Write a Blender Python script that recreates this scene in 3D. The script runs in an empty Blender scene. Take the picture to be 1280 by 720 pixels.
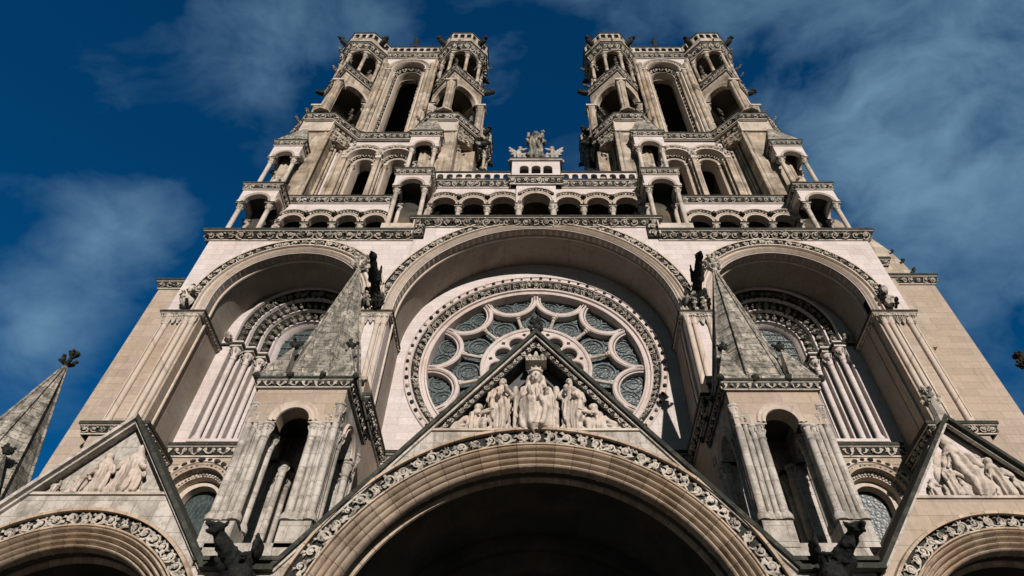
import bpy, bmesh, math, random
import numpy as np
from mathutils import Vector, Matrix, noise as mnoise
random.seed(7); rng = np.random.RandomState(7)
R = math.radians; PI = math.pi
C = bpy.context.scene.collection
sc = bpy.context.scene

# ---------------------------------------------------------------- camera
cam = bpy.data.cameras.new('camera'); co = bpy.data.objects.new('camera', cam); C.objects.link(co)
cam.sensor_width = 36; cam.lens = 36 * 853 / 1280; cam.shift_x = -30 / 1280
cam.clip_start = .1; cam.clip_end = 2000
co.location = (0, 0, 1.6); co.rotation_euler = (R(90 + 49.4), 0, 0)
sc.camera = co

# ---------------------------------------------------------------- world
TRAVEL = Vector((-.24, 1, -.32))
EL = math.atan2(.32, math.hypot(.24, 1)); AZ = math.atan2(.24, -1)
w = bpy.data.worlds.new('World'); sc.world = w; w.use_nodes = True
nt = w.node_tree; nt.nodes.clear()
def N(nt, t, **k):
    n = nt.nodes.new(t)
    for a, b in k.items():
        if a.startswith('i_'):
            key = a[2:]; n.inputs[int(key) if key.isdigit() else key].default_value = b
        else: setattr(n, a, b)
    return n
def math_(nt, op, a, b=None, clamp=False):
    n = nt.nodes.new('ShaderNodeMath'); n.operation = op; n.use_clamp = clamp
    for i, v in enumerate((a, b)):
        if v is None: continue
        if isinstance(v, (int, float)): n.inputs[i].default_value = v
        else: nt.links.new(v, n.inputs[i])
    return n.outputs[0]
def mixc(nt, fac, a, b, mode='MIX'):
    n = nt.nodes.new('ShaderNodeMix'); n.data_type = 'RGBA'; n.blend_type = mode; n.clamp_factor = True
    for idx, v in ((0, fac), (6, a), (7, b)):
        if isinstance(v, (int, float)): n.inputs[idx].default_value = v
        elif isinstance(v, tuple): n.inputs[idx].default_value = (*v, 1) if len(v) == 3 else v
        else: nt.links.new(v, n.inputs[idx])
    return n.outputs[2]
sky = N(nt, 'ShaderNodeTexSky', sky_type='NISHITA', sun_disc=False, sun_elevation=EL, sun_rotation=AZ, air_density=1.0, dust_density=.4, ozone_density=2.0)
tc = N(nt, 'ShaderNodeTexCoord')
def pix_dir(x, y):
    f = 853; p = R(49.4); u = (x - 670) / f; v = (360 - y) / f
    d = Vector((u, math.cos(p) - v * math.sin(p), math.sin(p) + v * math.cos(p)))
    return d.normalized()
dist = N(nt, 'ShaderNodeTexNoise', i_Scale=3.0, i_Detail=4.0)
nt.links.new(tc.outputs['Generated'], dist.inputs['Vector'])
dv = N(nt, 'ShaderNodeVectorMath', operation='MULTIPLY_ADD'); dv.inputs[1].default_value = (.22, .22, .22)
nt.links.new(dist.outputs['Color'], dv.inputs[0]); nt.links.new(tc.outputs['Generated'], dv.inputs[2])
# stretched vector so that the cloud wisps drift from lower left to upper right
mp = N(nt, 'ShaderNodeMapping'); mp.inputs['Rotation'].default_value = (0, R(-35), R(20)); mp.inputs['Scale'].default_value = (1.0, 1.6, 2.2)
nt.links.new(dv.outputs[0], mp.inputs['Vector'])
n1 = N(nt, 'ShaderNodeTexNoise', i_Scale=3.4, i_Detail=9.0, i_Roughness=.58); nt.links.new(mp.outputs[0], n1.inputs['Vector'])
cover = None
for (x, y, rad, s) in ((1190, 120, .50, 1.0), (1020, 30, .32, .75), (1230, 300, .30, .65), (1100, 260, .13, .22), (850, 30, .12, .25), (155, 300, .13, .8), (20, 410, .12, .9), (110, 395, .09, .35), (250, 330, .08, .4), (620, 100, .14, .5), (760, 20, .14, .5), (40, 130, .2, .22),
                       (345, 35, .16, .7), (440, 20, .14, .5), (640, 60, .16, .12), (230, 400, .1, .15)):
    d = pix_dir(x, y)
    vd = N(nt, 'ShaderNodeVectorMath', operation='DISTANCE'); nt.links.new(tc.outputs['Generated'], vd.inputs[0]); vd.inputs[1].default_value = d
    mr = N(nt, 'ShaderNodeMapRange', interpolation_type='SMOOTHSTEP'); nt.links.new(vd.outputs['Value'], mr.inputs[0])
    mr.inputs[1].default_value = rad * 1.25; mr.inputs[2].default_value = 0; mr.inputs[3].default_value = 0; mr.inputs[4].default_value = s
    cover = mr.outputs[0] if cover is None else math_(nt, 'MAXIMUM', cover, mr.outputs[0])
thr = math_(nt, 'SUBTRACT', .60, math_(nt, 'MULTIPLY', cover, .32))
nn = math_(nt, 'MULTIPLY', math_(nt, 'SUBTRACT', n1.outputs['Fac'], thr), 2.9, True)
mask = math_(nt, 'MULTIPLY', nn, math_(nt, 'ADD', math_(nt, 'MULTIPLY', cover, .65), .22), True)
skyc = mixc(nt, 1.0, sky.outputs[0], (.015, .56, .98), 'MULTIPLY')
cl = mixc(nt, mask, skyc, (2.6, 4.7, 6.6))
# made-up grey cloud over the unseen sky behind the camera, to set fill light
sep = N(nt, 'ShaderNodeSeparateXYZ'); nt.links.new(tc.outputs['Generated'], sep.inputs[0])
bk = N(nt, 'ShaderNodeMapRange', interpolation_type='SMOOTHSTEP'); nt.links.new(sep.outputs[1], bk.inputs[0])
bk.inputs[1].default_value = .02; bk.inputs[2].default_value = -.35; bk.inputs[3].default_value = 0; bk.inputs[4].default_value = .94
cl = mixc(nt, bk.outputs[0], cl, (.42, .78, .92))
bg = N(nt, 'ShaderNodeBackground', i_Strength=.075); nt.links.new(cl, bg.inputs[0])
wo = N(nt, 'ShaderNodeOutputWorld'); nt.links.new(bg.outputs[0], wo.inputs[0])

# ---------------------------------------------------------------- sun
sl = bpy.data.lights.new('sun', 'SUN'); sl.energy = 4.9; sl.angle = R(.5); sl.color = (1.0, .905, .845)
so = bpy.data.objects.new('sun', sl); C.objects.link(so); so.rotation_euler = TRAVEL.to_track_quat('-Z', 'Y').to_euler(); so.location = (20, -60, 60)
sc.view_settings.view_transform = 'Standard'; sc.view_settings.look = 'None'; sc.view_settings.gamma = 1; sc.view_settings.exposure = 0
sc.view_settings.use_curve_mapping = False
sc.cycles.max_bounces = 5; sc.cycles.diffuse_bounces = 1

# ---------------------------------------------------------------- materials
MATS = {}
def stone(name, base, var=.12, brick=(.75, .34), joint=.35, stain=.4, staincol=(.10, .09, .07), thresh=.52, stainscale=.35, lichen=0, lichcol=(.07, .075, .055), lichscale=5, warm=(.40, .27, .15), warmamt=.25, bump=.35, voussoir=0, rough=.9, fine=1.0, streak=.5):
    m = bpy.data.materials.new(name); m.use_nodes = True; nt = m.node_tree; L = nt.links
    b = nt.nodes['Principled BSDF']; b.inputs['Roughness'].default_value = rough
    b.inputs['Specular IOR Level'].default_value = .2
    geo = N(nt, 'ShaderNodeNewGeometry'); pos = geo.outputs['Position']
    sx = N(nt, 'ShaderNodeSeparateXYZ')
    if voussoir:
        t = N(nt, 'ShaderNodeTexCoord'); L.new(t.outputs['Object'], sx.inputs[0])
        ang = math_(nt, 'ARCTAN2', sx.outputs[2], sx.outputs[0])
        a = math_(nt, 'MULTIPLY', ang, voussoir / PI)
        fr = math_(nt, 'FRACT', a); fr2 = math_(nt, 'ABSOLUTE', math_(nt, 'SUBTRACT', fr, .5))
        jt = math_(nt, 'GREATER_THAN', fr2, .478)
        wn = N(nt, 'ShaderNodeTexWhiteNoise', noise_dimensions='1D'); L.new(math_(nt, 'FLOOR', a), wn.inputs['W'])
        cellv = wn.outputs['Value']
    else:
        L.new(pos, sx.inputs[0])
        cb = N(nt, 'ShaderNodeCombineXYZ'); L.new(math_(nt, 'ADD', sx.outputs[0], sx.outputs[1]), cb.inputs[0]); L.new(sx.outputs[2], cb.inputs[1])
        br = N(nt, 'ShaderNodeTexBrick', i_Scale=1.0); br.inputs['Color1'].default_value = (0, 0, 0, 1); br.inputs['Color2'].default_value = (1, 1, 1, 1); br.inputs['Mortar'].default_value = (.5, .5, .5, 1)
        br.inputs['Brick Width'].default_value = brick[0]; br.inputs['Row Height'].default_value = brick[1]; br.inputs['Mortar Size'].default_value = .008; br.inputs['Mortar Smooth'].default_value = .3
        br.offset_frequency = 2; br.squash = .8; br.squash_frequency = 3
        L.new(cb.outputs[0], br.inputs['Vector']); jt = br.outputs['Fac']
        cellv = br.outputs['Color']
    # block to block tone
    lo = tuple(c * (1 - var) for c in base); hi = tuple(min(1, c * (1 + var)) for c in base)
    col = mixc(nt, cellv, lo, hi)
    # broad warm patches
    nA = N(nt, 'ShaderNodeTexNoise', i_Scale=.45, i_Detail=5.0, i_Roughness=.6); L.new(pos, nA.inputs['Vector'])
    wf = math_(nt, 'MULTIPLY', math_(nt, 'SUBTRACT', nA.outputs['Fac'], .45), 4 * warmamt, True)
    col = mixc(nt, wf, col, warm)
    # run-off streaks: noise stretched along z
    mp = N(nt, 'ShaderNodeMapping'); mp.inputs['Scale'].default_value = (2.6, 2.6, .28); L.new(pos, mp.inputs['Vector'])
    nS = N(nt, 'ShaderNodeTexNoise', i_Scale=1.3, i_Detail=6.0, i_Roughness=.65); L.new(mp.outputs[0], nS.inputs['Vector'])
    nB = N(nt, 'ShaderNodeTexNoise', i_Scale=stainscale, i_Detail=7.0, i_Roughness=.68); L.new(pos, nB.inputs['Vector'])
    sB = math_(nt, 'MULTIPLY', math_(nt, 'SUBTRACT', nB.outputs['Fac'], thresh), 5.0, True)
    sS = math_(nt, 'MULTIPLY', math_(nt, 'SUBTRACT', nS.outputs['Fac'], thresh + .02), 5.0 * streak, True)
    col = mixc(nt, math_(nt, 'MULTIPLY', math_(nt, 'MAXIMUM', sB, sS), stain), col, staincol)
    # small grain and pits
    nF = N(nt, 'ShaderNodeTexNoise', i_Scale=9.0 * fine, i_Detail=6.0, i_Roughness=.7); L.new(pos, nF.inputs['Vector'])
    gv = math_(nt, 'ADD', math_(nt, 'MULTIPLY', nF.outputs['Fac'], .55), .72)
    cg = N(nt, 'ShaderNodeCombineXYZ')
    for i in range(3): L.new(gv, cg.inputs[i])
    col = mixc(nt, 1.0, col, cg.outputs[0], 'MULTIPLY')
    if lichen:
        nL = N(nt, 'ShaderNodeTexNoise', i_Scale=lichscale, i_Detail=8.0, i_Roughness=.75); L.new(pos, nL.inputs['Vector'])
        lf = math_(nt, 'MULTIPLY', math_(nt, 'SUBTRACT', nL.outputs['Fac'], .49), 9.0, True)
        col = mixc(nt, math_(nt, 'MULTIPLY', lf, lichen), col, lichcol)
    col = mixc(nt, math_(nt, 'MULTIPLY', jt, joint), col, (.07, .06, .05))
    L.new(col, b.inputs['Base Color'])
    h = math_(nt, 'SUBTRACT', math_(nt, 'MULTIPLY', nF.outputs['Fac'], .5), math_(nt, 'MULTIPLY', jt, .5))
    bp = N(nt, 'ShaderNodeBump', i_Strength=bump, i_Distance=.04); L.new(h, bp.inputs['Height']); L.new(bp.outputs[0], b.inputs['Normal'])
    MATS[name] = m; return m
stone('stone_pale', (.56, .505, .48), var=.085, joint=.3, stain=.5, staincol=(.27, .21, .16), thresh=.535, warm=(.50, .38, .28), warmamt=.2, bump=.2, streak=.8)
stone('stone_wall', (.38, .315, .25), var=.11, joint=.35, stain=.5, staincol=(.24, .18, .13), thresh=.50, warm=(.40, .28, .18), warmamt=.4, bump=.35, streak=1.0)
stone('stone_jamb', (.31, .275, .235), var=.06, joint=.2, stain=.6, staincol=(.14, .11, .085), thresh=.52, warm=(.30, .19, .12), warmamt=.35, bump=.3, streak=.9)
stone('stone_trim', (.50, .45, .385), var=.12, brick=(3, .8), joint=.3, stain=.8, staincol=(.09, .08, .06), thresh=.505, bump=.3, stainscale=1.2)
stone('stone_tower', (.42, .36, .285), var=.22, brick=(.7, .42), joint=.45, stain=.95, staincol=(.085, .072, .052), thresh=.485, warm=(.32, .21, .11), warmamt=.5, stainscale=.7, bump=.4, streak=1)
stone('stone_weathered', (.46, .43, .385), var=.14, brick=(.5, .38), joint=.4, stain=.85, staincol=(.12, .11, .09), thresh=.50, stainscale=1.6, lichen=.45, lichcol=(.15, .135, .09), lichscale=4, warmamt=.1, bump=.6, streak=1)
stone('stone_spire', (.38, .35, .295), var=.3, brick=(.42, .28), joint=.95, stain=.8, staincol=(.08, .08, .065), thresh=.46, stainscale=2.4, lichen=.85, lichcol=(.05, .05, .038), lichscale=5, streak=1.4, warmamt=.05, bump=1.0)
stone('stone_shade_dark', (.05, .058, .055), var=.2, joint=.3, stain=.5, staincol=(.04, .04, .035), bump=.4)  # shade inside vaults, porches and under ceilings is put into this near-black colour
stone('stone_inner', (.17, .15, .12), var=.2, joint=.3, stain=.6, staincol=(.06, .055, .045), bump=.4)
stone('stone_voussoir', (.48, .39, .295), var=.16, joint=.6, stain=.85, staincol=(.17, .12, .08), thresh=.50, stainscale=1.4, warm=(.40, .23, .12), warmamt=.4, bump=.4, voussoir=34)
stone('stone_moulding', (.54, .46, .38), var=.07, joint=.25, stain=.5, staincol=(.2, .16, .12), thresh=.52, stainscale=1.2, warmamt=.2, bump=.3, voussoir=40)
stone('stone_tracery', (.54, .475, .44), var=.04, brick=(3, 3), joint=0, stain=.6, staincol=(.24, .16, .11), thresh=.53, stainscale=1.6, warm=(.40, .26, .18), warmamt=.35, bump=.25)
stone('leaf_stone', (.50, .455, .385), var=.1, brick=(3, 3), joint=0, stain=.8, staincol=(.09, .085, .065), thresh=.53, stainscale=2.5, lichen=.75, lichcol=(.045, .048, .037), lichscale=3.5, bump=.6, warmamt=.1)
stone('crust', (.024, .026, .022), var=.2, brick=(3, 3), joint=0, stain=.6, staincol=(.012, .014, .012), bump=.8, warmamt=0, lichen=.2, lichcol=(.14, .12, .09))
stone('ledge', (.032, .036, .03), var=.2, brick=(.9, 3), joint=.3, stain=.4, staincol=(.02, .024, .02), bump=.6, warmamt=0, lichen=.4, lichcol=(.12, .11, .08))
stone('statue_stone', (.55, .485, .415), var=.02, brick=(9, 9), joint=0, stain=.85, staincol=(.12, .10, .075), thresh=.505, stainscale=3.5, warm=(.38, .22, .13), warmamt=.2, bump=.5, streak=1.2)
stone('paving', (.07, .067, .062), var=.2, brick=(.6, .4), joint=.4, stain=.3, staincol=(.06, .055, .05), bump=.3)
def glassmat():
    m = bpy.data.materials.new('leaded_glass'); m.use_nodes = True; nt = m.node_tree; b = nt.nodes['Principled BSDF']
    geo = N(nt, 'ShaderNodeNewGeometry')
    n = N(nt, 'ShaderNodeTexNoise', i_Scale=2.2, i_Detail=6.0, i_Roughness=.7); nt.links.new(geo.outputs['Position'], n.inputs['Vector'])
    v = N(nt, 'ShaderNodeTexVoronoi', i_Scale=9.0); nt.links.new(geo.outputs['Position'], v.inputs['Vector'])
    c = mixc(nt, math_(nt, 'MULTIPLY', math_(nt, 'SUBTRACT', n.outputs['Fac'], .36), 3.0, True), (.008, .018, .018), (.065, .092, .085))
    sv = N(nt, 'ShaderNodeSeparateColor'); nt.links.new(v.outputs['Color'], sv.inputs[0])
    c = mixc(nt, math_(nt, 'MULTIPLY', sv.outputs[0], .5), c, (.015, .03, .035))
    nt.links.new(c, b.inputs['Base Color']); b.inputs['Roughness'].default_value = .42; b.inputs['Specular IOR Level'].default_value = .6
    bp = N(nt, 'ShaderNodeBump', i_Strength=.5, i_Distance=.03); nt.links.new(v.outputs['Distance'], bp.inputs['Height']); nt.links.new(bp.outputs[0], b.inputs['Normal'])
    MATS['leaded_glass'] = m
glassmat()
def plain(name, c, r=.6):
    m = bpy.data.materials.new(name); m.use_nodes = True; nt = m.node_tree; b = nt.nodes['Principled BSDF']
    geo = N(nt, 'ShaderNodeNewGeometry'); n = N(nt, 'ShaderNodeTexNoise', i_Scale=6.0, i_Detail=5.0); nt.links.new(geo.outputs['Position'], n.inputs['Vector'])
    nt.links.new(mixc(nt, n.outputs['Fac'], tuple(x * .6 for x in c), tuple(x * 1.4 for x in c)), b.inputs['Base Color']); b.inputs['Roughness'].default_value = r
    MATS[name] = m
stone('carved_dark', (.26, .235, .195), var=.2, brick=(3, 3), joint=0, stain=.9, staincol=(.05, .05, .04), thresh=.48, stainscale=2.2, lichen=.85, lichcol=(.028, .03, .024), lichscale=4, bump=.6, warmamt=.1)
stone('stone_black', (.010, .012, .012), var=.2, joint=0, stain=.4, staincol=(.02, .022, .018), bump=.6, warmamt=0, lichen=.3, lichcol=(.05, .045, .035))  # near-black, for the big gargoyles and the tower window bars
stone('stone_dark', (.045, .046, .04), var=.3, joint=.3, stain=.5, staincol=(.02, .022, .02), bump=.4)  # near-black so the gallery and pavilion insides stay dark: shade in the colour
plain('lead_came', (.09, .12, .12), .5); plain('slate', (.06, .065, .07), .7)

# ---------------------------------------------------------------- mesh builder
def eye(): return np.eye(4)
def Tm(x=0, y=0, z=0):
    m = np.eye(4); m[:3, 3] = (x, y, z); return m
def Rz(a):
    m = np.eye(4); c, s = math.cos(a), math.sin(a); m[0, 0] = c; m[0, 1] = -s; m[1, 0] = s; m[1, 1] = c; return m
def Sx(s):
    m = np.eye(4); m[0, 0] = s; return m
class MB:
    def __init__(s, mat='stone_wall'):
        s.V = []; s.F = []; s.MI = []; s.n = 0; s.mats = []; s.M = np.eye(4); s.mat = mat
    def add(s, v, f, mat=None):
        v = np.asarray(v, float).reshape(-1, 3)
        v = v @ s.M[:3, :3].T + s.M[:3, 3]
        mat = mat or s.mat
        if mat not in s.mats: s.mats.append(mat)
        mi = s.mats.index(mat); n = s.n
        if np.linalg.det(s.M[:3, :3]) < 0: s.F += [tuple(i + n for i in reversed(q)) for q in f]
        else: s.F += [tuple(i + n for i in q) for q in f]
        s.MI += [mi] * len(f); s.V.append(v); s.n += len(v)
    def box(s, x0, x1, y0, y1, z0, z1, mat=None):
        v = [(x0, y0, z0), (x1, y0, z0), (x1, y1, z0), (x0, y1, z0), (x0, y0, z1), (x1, y0, z1), (x1, y1, z1), (x0, y1, z1)]
        s.add(v, [(0, 3, 2, 1), (4, 5, 6, 7), (0, 1, 5, 4), (1, 2, 6, 5), (2, 3, 7, 6), (3, 0, 4, 7)], mat)
    def lathe(s, cx, cy, prof, n=12, mat=None, a0=0):
        v = []; f = []
        for r, z in prof:
            for i in range(n):
                a = a0 + 2 * PI * i / n; v.append((cx + r * math.cos(a), cy + r * math.sin(a), z))
        for k in range(len(prof) - 1):
            for i in range(n):
                j = (i + 1) % n; f.append((k * n + i, k * n + j, (k + 1) * n + j, (k + 1) * n + i))
        f.append(tuple(range(n - 1, -1, -1))); f.append(tuple((len(prof) - 1) * n + i for i in range(n)))
        s.add(v, f, mat)
    def prism(s, poly, z0, z1, mat=None):            # plan polygon extruded upwards
        n = len(poly); v = [(x, y, z0) for x, y in poly] + [(x, y, z1) for x, y in poly]
        s.add(v, [tuple(range(n - 1, -1, -1)), tuple(range(n, 2 * n))] + [(i, (i + 1) % n, n + (i + 1) % n, n + i) for i in range(n)], mat)
    def slab(s, poly, y0, y1, mat=None):             # xz polygon extruded along y
        n = len(poly); v = [(x, y0, z) for x, z in poly] + [(x, y1, z) for x, z in poly]
        s.add(v, [tuple(range(n)), tuple(range(2 * n - 1, n - 1, -1))] + [(i, n + i, n + (i + 1) % n, (i + 1) % n) for i in range(n)], mat)
    def frustum(s, poly, z0, apex, mat=None):
        n = len(poly); v = [(x, y, z0) for x, y in poly] + [apex]
        s.add(v, [tuple(range(n - 1, -1, -1))] + [(i, (i + 1) % n, n) for i in range(n)], mat)
    def tube(s, pts, rads, n=6, mat=None):
        pts = [Vector(p) for p in pts]; v = []; f = []
        up = None
        for k, p in enumerate(pts):
            t = (pts[min(k + 1, len(pts) - 1)] - pts[max(k - 1, 0)]).normalized()
            if up is None: up = t.orthogonal().normalized()
            up = (up - t * up.dot(t)).normalized(); sd = t.cross(up)
            r = rads[k] if isinstance(rads, (list, tuple)) else rads
            for i in range(n):
                a = 2 * PI * i / n; v.append(p + up * (r * math.cos(a)) + sd * (r * math.sin(a)))
        for k in range(len(pts) - 1):
            for i in range(n):
                j = (i + 1) % n; f.append((k * n + i, k * n + j, (k + 1) * n + j, (k + 1) * n + i))
        f.append(tuple(range(n - 1, -1, -1))); f.append(tuple((len(pts) - 1) * n + i for i in range(n)))
        s.add([tuple(q) for q in v], f, mat)
    def ball(s, c, r, mat=None, n=7, m=5, jit=0):
        rx, ry, rz = (r, r, r) if isinstance(r, (int, float)) else r
        v = [(c[0], c[1], c[2] - rz)]; f = []
        for k in range(1, m):
            ph = -PI / 2 + PI * k / m
            for i in range(n):
                a = 2 * PI * i / n; q = 1 + (random.uniform(-jit, jit) if jit else 0)
                v.append((c[0] + q * rx * math.cos(ph) * math.cos(a), c[1] + q * ry * math.cos(ph) * math.sin(a), c[2] + q * rz * math.sin(ph)))
        v.append((c[0], c[1], c[2] + rz)); t = len(v) - 1
        for i in range(n):
            j = (i + 1) % n; f.append((0, 1 + j, 1 + i)); f.append((t, 1 + (m - 2) * n + i, 1 + (m - 2) * n + j))
            for k in range(m - 2): f.append((1 + k * n + i, 1 + k * n + j, 1 + (k + 1) * n + j, 1 + (k + 1) * n + i))
        s.add(v, f, mat)
    # ---- arches in the local xz plane, y goes into the wall
    def arch(s, cx, zc, prof, z0=None, n=40, mat=None, pointed=0, clip=0):
        """prof: list of (radius, y); swept from the left stilt foot over the arch to the right one"""
        cols = []
        for r, y in prof:
            col = []
            if z0 is not None and z0 < zc: col.append((cx - r, y, z0))
            for i in range(n + 1):
                a = PI - clip - (PI - 2 * clip) * i / n; col.append((cx + r * math.cos(a), y, zc + r * math.sin(a)))
            if z0 is not None and z0 < zc: col.append((cx + r, y, z0))
            cols.append(col)
        L = len(cols[0]); v = [p for c in cols for p in c]; f = []
        for k in range(len(cols) - 1):
            for i in range(L - 1): f.append((k * L + i, k * L + i + 1, (k + 1) * L + i + 1, (k + 1) * L + i))
        s.add(v, f, mat)
    def wall(s, x0, x1, z0, z1, y0, y1, holes=(), n=14, mat=None, reveal=None, top=None, faces='fb', caps=True):
        """holes: (cx, r, zspring, zbottom); zbottom None = full circle"""
        tf = top or (lambda x: z1)
        v = []; f = []
        def q(a, b, c, d):
            i = len(v); v.extend((a, b, c, d)); f.append((i, i + 1, i + 2, i + 3))
        def strip(xa, xb, la, lb, ha, hb):
            if 'f' in faces: q((xa, y0, la), (xb, y0, lb), (xb, y0, hb), (xa, y0, ha))
            if 'b' in faces: q((xa, y1, la), (xa, y1, ha), (xb, y1, hb), (xb, y1, lb))
        xs = sorted(holes, key=lambda h: h[0]); cur = x0
        rv = []
        tops = [x0]
        for (cx, r, zs, zb) in xs:
            if cx - r > cur + 1e-6: strip(cur, cx - r, z0, z0, tf(cur), tf(cx - r))
            px = [cx + r * math.cos(PI - PI * i / n) for i in range(n + 1)]
            pt = [zs + r * math.sin(PI * i / n) for i in range(n + 1)]
            pb = [zs - r * math.sin(PI * i / n) for i in range(n + 1)] if zb is None else [zb] * (n + 1)
            for i in range(n):
                strip(px[i], px[i + 1], pt[i], pt[i + 1], tf(px[i]), tf(px[i + 1]))
                if min(pb) > z0 + 1e-6 or zb is None: strip(px[i], px[i + 1], z0, z0, pb[i], pb[i + 1])
                rv.append(((px[i], pt[i]), (px[i + 1], pt[i + 1])))
                if zb is None: rv.append(((px[i], pb[i]), (px[i + 1], pb[i + 1])))
            if zb is not None: rv.append(((px[0], zb), (px[0], zs))); rv.append(((px[-1], zb), (px[-1], zs)))
            if zb is not None and zb > z0 + 1e-6: rv.append(((px[0], zb), (px[-1], zb)))
            cur = cx + r
        if cur < x1 - 1e-6:
            k = 8 if top else 1
            for i in range(k):
                a = cur + (x1 - cur) * i / k; b = cur + (x1 - cur) * (i + 1) / k; strip(a, b, z0, z0, tf(a), tf(b))
        if caps: q((x0, y0, z0), (x0, y0, tf(x0)), (x0, y1, tf(x0)), (x0, y1, z0)); q((x1, y0, z0), (x1, y1, z0), (x1, y1, tf(x1)), (x1, y0, tf(x1)))
        if not top: q((x0, y0, z1), (x1, y0, z1), (x1, y1, z1), (x0, y1, z1))
        s.add(v, f, mat)
        v = []; f = []
        for (a, b), (c, d) in rv: q((a, y0, b), (c, y0, d), (c, y1, d), (a, y1, b))
        if v: s.add(v, f, reveal or mat)
ORG = {}
def link(name, mb, parent=None, origin=None, smooth=35, recalc=True):
    if mb.n == 0: return None
    me = bpy.data.meshes.new(name)
    V = np.concatenate(mb.V); org = np.array(origin if origin is not None else (0, 0, 0), float)
    me.from_pydata((V - org).tolist(), [], mb.F)
    for m in mb.mats: me.materials.append(MATS[m])
    me.polygons.foreach_set('material_index', mb.MI)
    if smooth:
        bm = bmesh.new(); bm.from_mesh(me)
        if recalc:
            bmesh.ops.recalc_face_normals(bm, faces=bm.faces)
        bm.to_mesh(me); bm.free()
        me.polygons.foreach_set('use_smooth', [True] * len(me.polygons)); me.set_sharp_from_angle(angle=R(smooth))
    me.update()
    o = bpy.data.objects.new(name, me); C.objects.link(o)
    po = ORG.get(parent.name, (0, 0, 0)) if parent else (0, 0, 0)
    o.location = (org[0] - po[0], org[1] - po[1], org[2] - po[2])
    ORG[o.name] = tuple(org)
    if parent: o.parent = parent
    return o
def empty(name, loc, parent=None):
    o = bpy.data.objects.new(name, None); C.objects.link(o); o.empty_display_size = .5
    po = ORG.get(parent.name, (0, 0, 0)) if parent else (0, 0, 0)
    o.location = tuple(loc[i] - po[i] for i in range(3)); ORG[o.name] = tuple(loc)
    if parent: o.parent = parent
    return o
def tag(o, label, cat, group=None):
    o['label'] = label; o['category'] = cat
    if group: o['group'] = group

# ---------------------------------------------------------------- carved ornament units (x along, z up, y outwards)
def unit(fn, k=9):
    out = []
    for i in range(k):
        m = MB(); fn(m); out.append((np.concatenate(m.V), m.F))
    return out
def u_scroll(m):
    a0 = random.uniform(-.5, .5); P = []; Q = []; tw = random.uniform(.85, 1.3); cr = random.uniform(.34, .44)
    for i in range(13):
        t = i / 12; a = -PI * .6 + a0 + 2 * PI * 1.1 * tw * t; r = cr * (1 - .72 * t)
        P.append((r * math.cos(a), .10 + .08 * t, r * math.sin(a))); Q.append(.085 * (1 - .3 * t))
    m.tube(P, Q, 5)
    m.ball((.02, .2, .02), (.15, .13, .15), n=6, m=4, jit=.2)
    for k in range(4):                                 # pointed lobes thrown off the stem
        a = random.uniform(0, 6.28) if k else 2.4; c, s_ = math.cos(a), math.sin(a); l = random.uniform(.12, .22)
        m.tube([(.30 * c, .12, .30 * s_), (.40 * c - .05 * s_, .2, .40 * s_ + .05 * c), ((.34 + l) * c - .14 * s_, .08, (.34 + l) * s_ + .14 * c)], [.05, .10, .02], 5)
def u_leaf(m):
    for k in (-1, 0, 1):
        P = [(k * .06, .03, -.48), (k * .18, .14, -.15), (k * .28, .25, .15), (k * .30, .42, .34 - .06 * abs(k)), (k * .27, .46, .16)]
        m.tube(P, [.10, .11, .11, .12, .05], 5)
    m.ball((0, .25, .30), (.16, .16, .14), n=6, m=4, jit=.2)
def u_small(m):
    m.ball((0, .15, .12), (.30, .20, .26), n=5, m=4, jit=.35)
    m.tube([(-.45, .1, -.38), (-.1, .22, -.2), (.3, .16, .3)], [.09, .12, .08], 4)
def u_hook(m):                                       # crocket: stalk with a curled head
    m.tube([(0, 0, -.3), (0, .35, -.15), (0, .7, .1), (0, .8, .4), (0, .55, .5)], [.2, .17, .16, .2, .1], 6)
    m.ball((0, .78, .36), (.3, .28, .26), n=7, m=5, jit=.3); m.ball((.18, .5, .0), .17, n=6, m=4, jit=.3); m.ball((-.18, .5, .0), .17, n=6, m=4, jit=.3)
def u_bead(m): m.ball((0, .2, 0), (.42, .42, .42), n=8, m=5, jit=.08)
def u_fig(m):                                        # small carved figure in an archivolt
    m.ball((0, .2, -.12), (.28, .28, .36), n=6, m=5, jit=.15); m.ball((0, .34, .32), (.15, .16, .17), n=6, m=4); m.ball((.2, .3, -.05), (.12, .14, .2), n=5, m=4); m.ball((-.22, .25, .05), (.1, .14, .22), n=5, m=4)
U = {k: unit(f) for k, f in dict(scroll=u_scroll, leaf=u_leaf, small=u_small, hook=u_hook, bead=u_bead, fig=u_fig).items()}
def place(mb, kind, o, X, Z, out, sx, sz=None, sy=None, mat='leaf_stone', flip=False, jit=.24):
    v, f = U[kind][random.randrange(9)]
    sz = sz or sx; sy = sy or min(sx, sz)
    X = np.array(X, float); Z = np.array(Z, float); out = np.array(out, float); o = np.array(o, float)
    j = 1 + random.uniform(-jit, jit); fl = -1 if flip else 1
    if kind in ('scroll', 'small', 'fig'):
        t = random.uniform(-.3, .3); v = np.column_stack((v[:, 0] * math.cos(t) - v[:, 2] * math.sin(t), v[:, 1], v[:, 0] * math.sin(t) + v[:, 2] * math.cos(t)))
    w = o + np.outer(v[:, 0] * sx * j * fl, X) + np.outer(v[:, 1] * sy * (1 + random.uniform(-jit, jit)), out) + np.outer(v[:, 2] * sz * j, Z)
    mb.add(w, f, mat)
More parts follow.
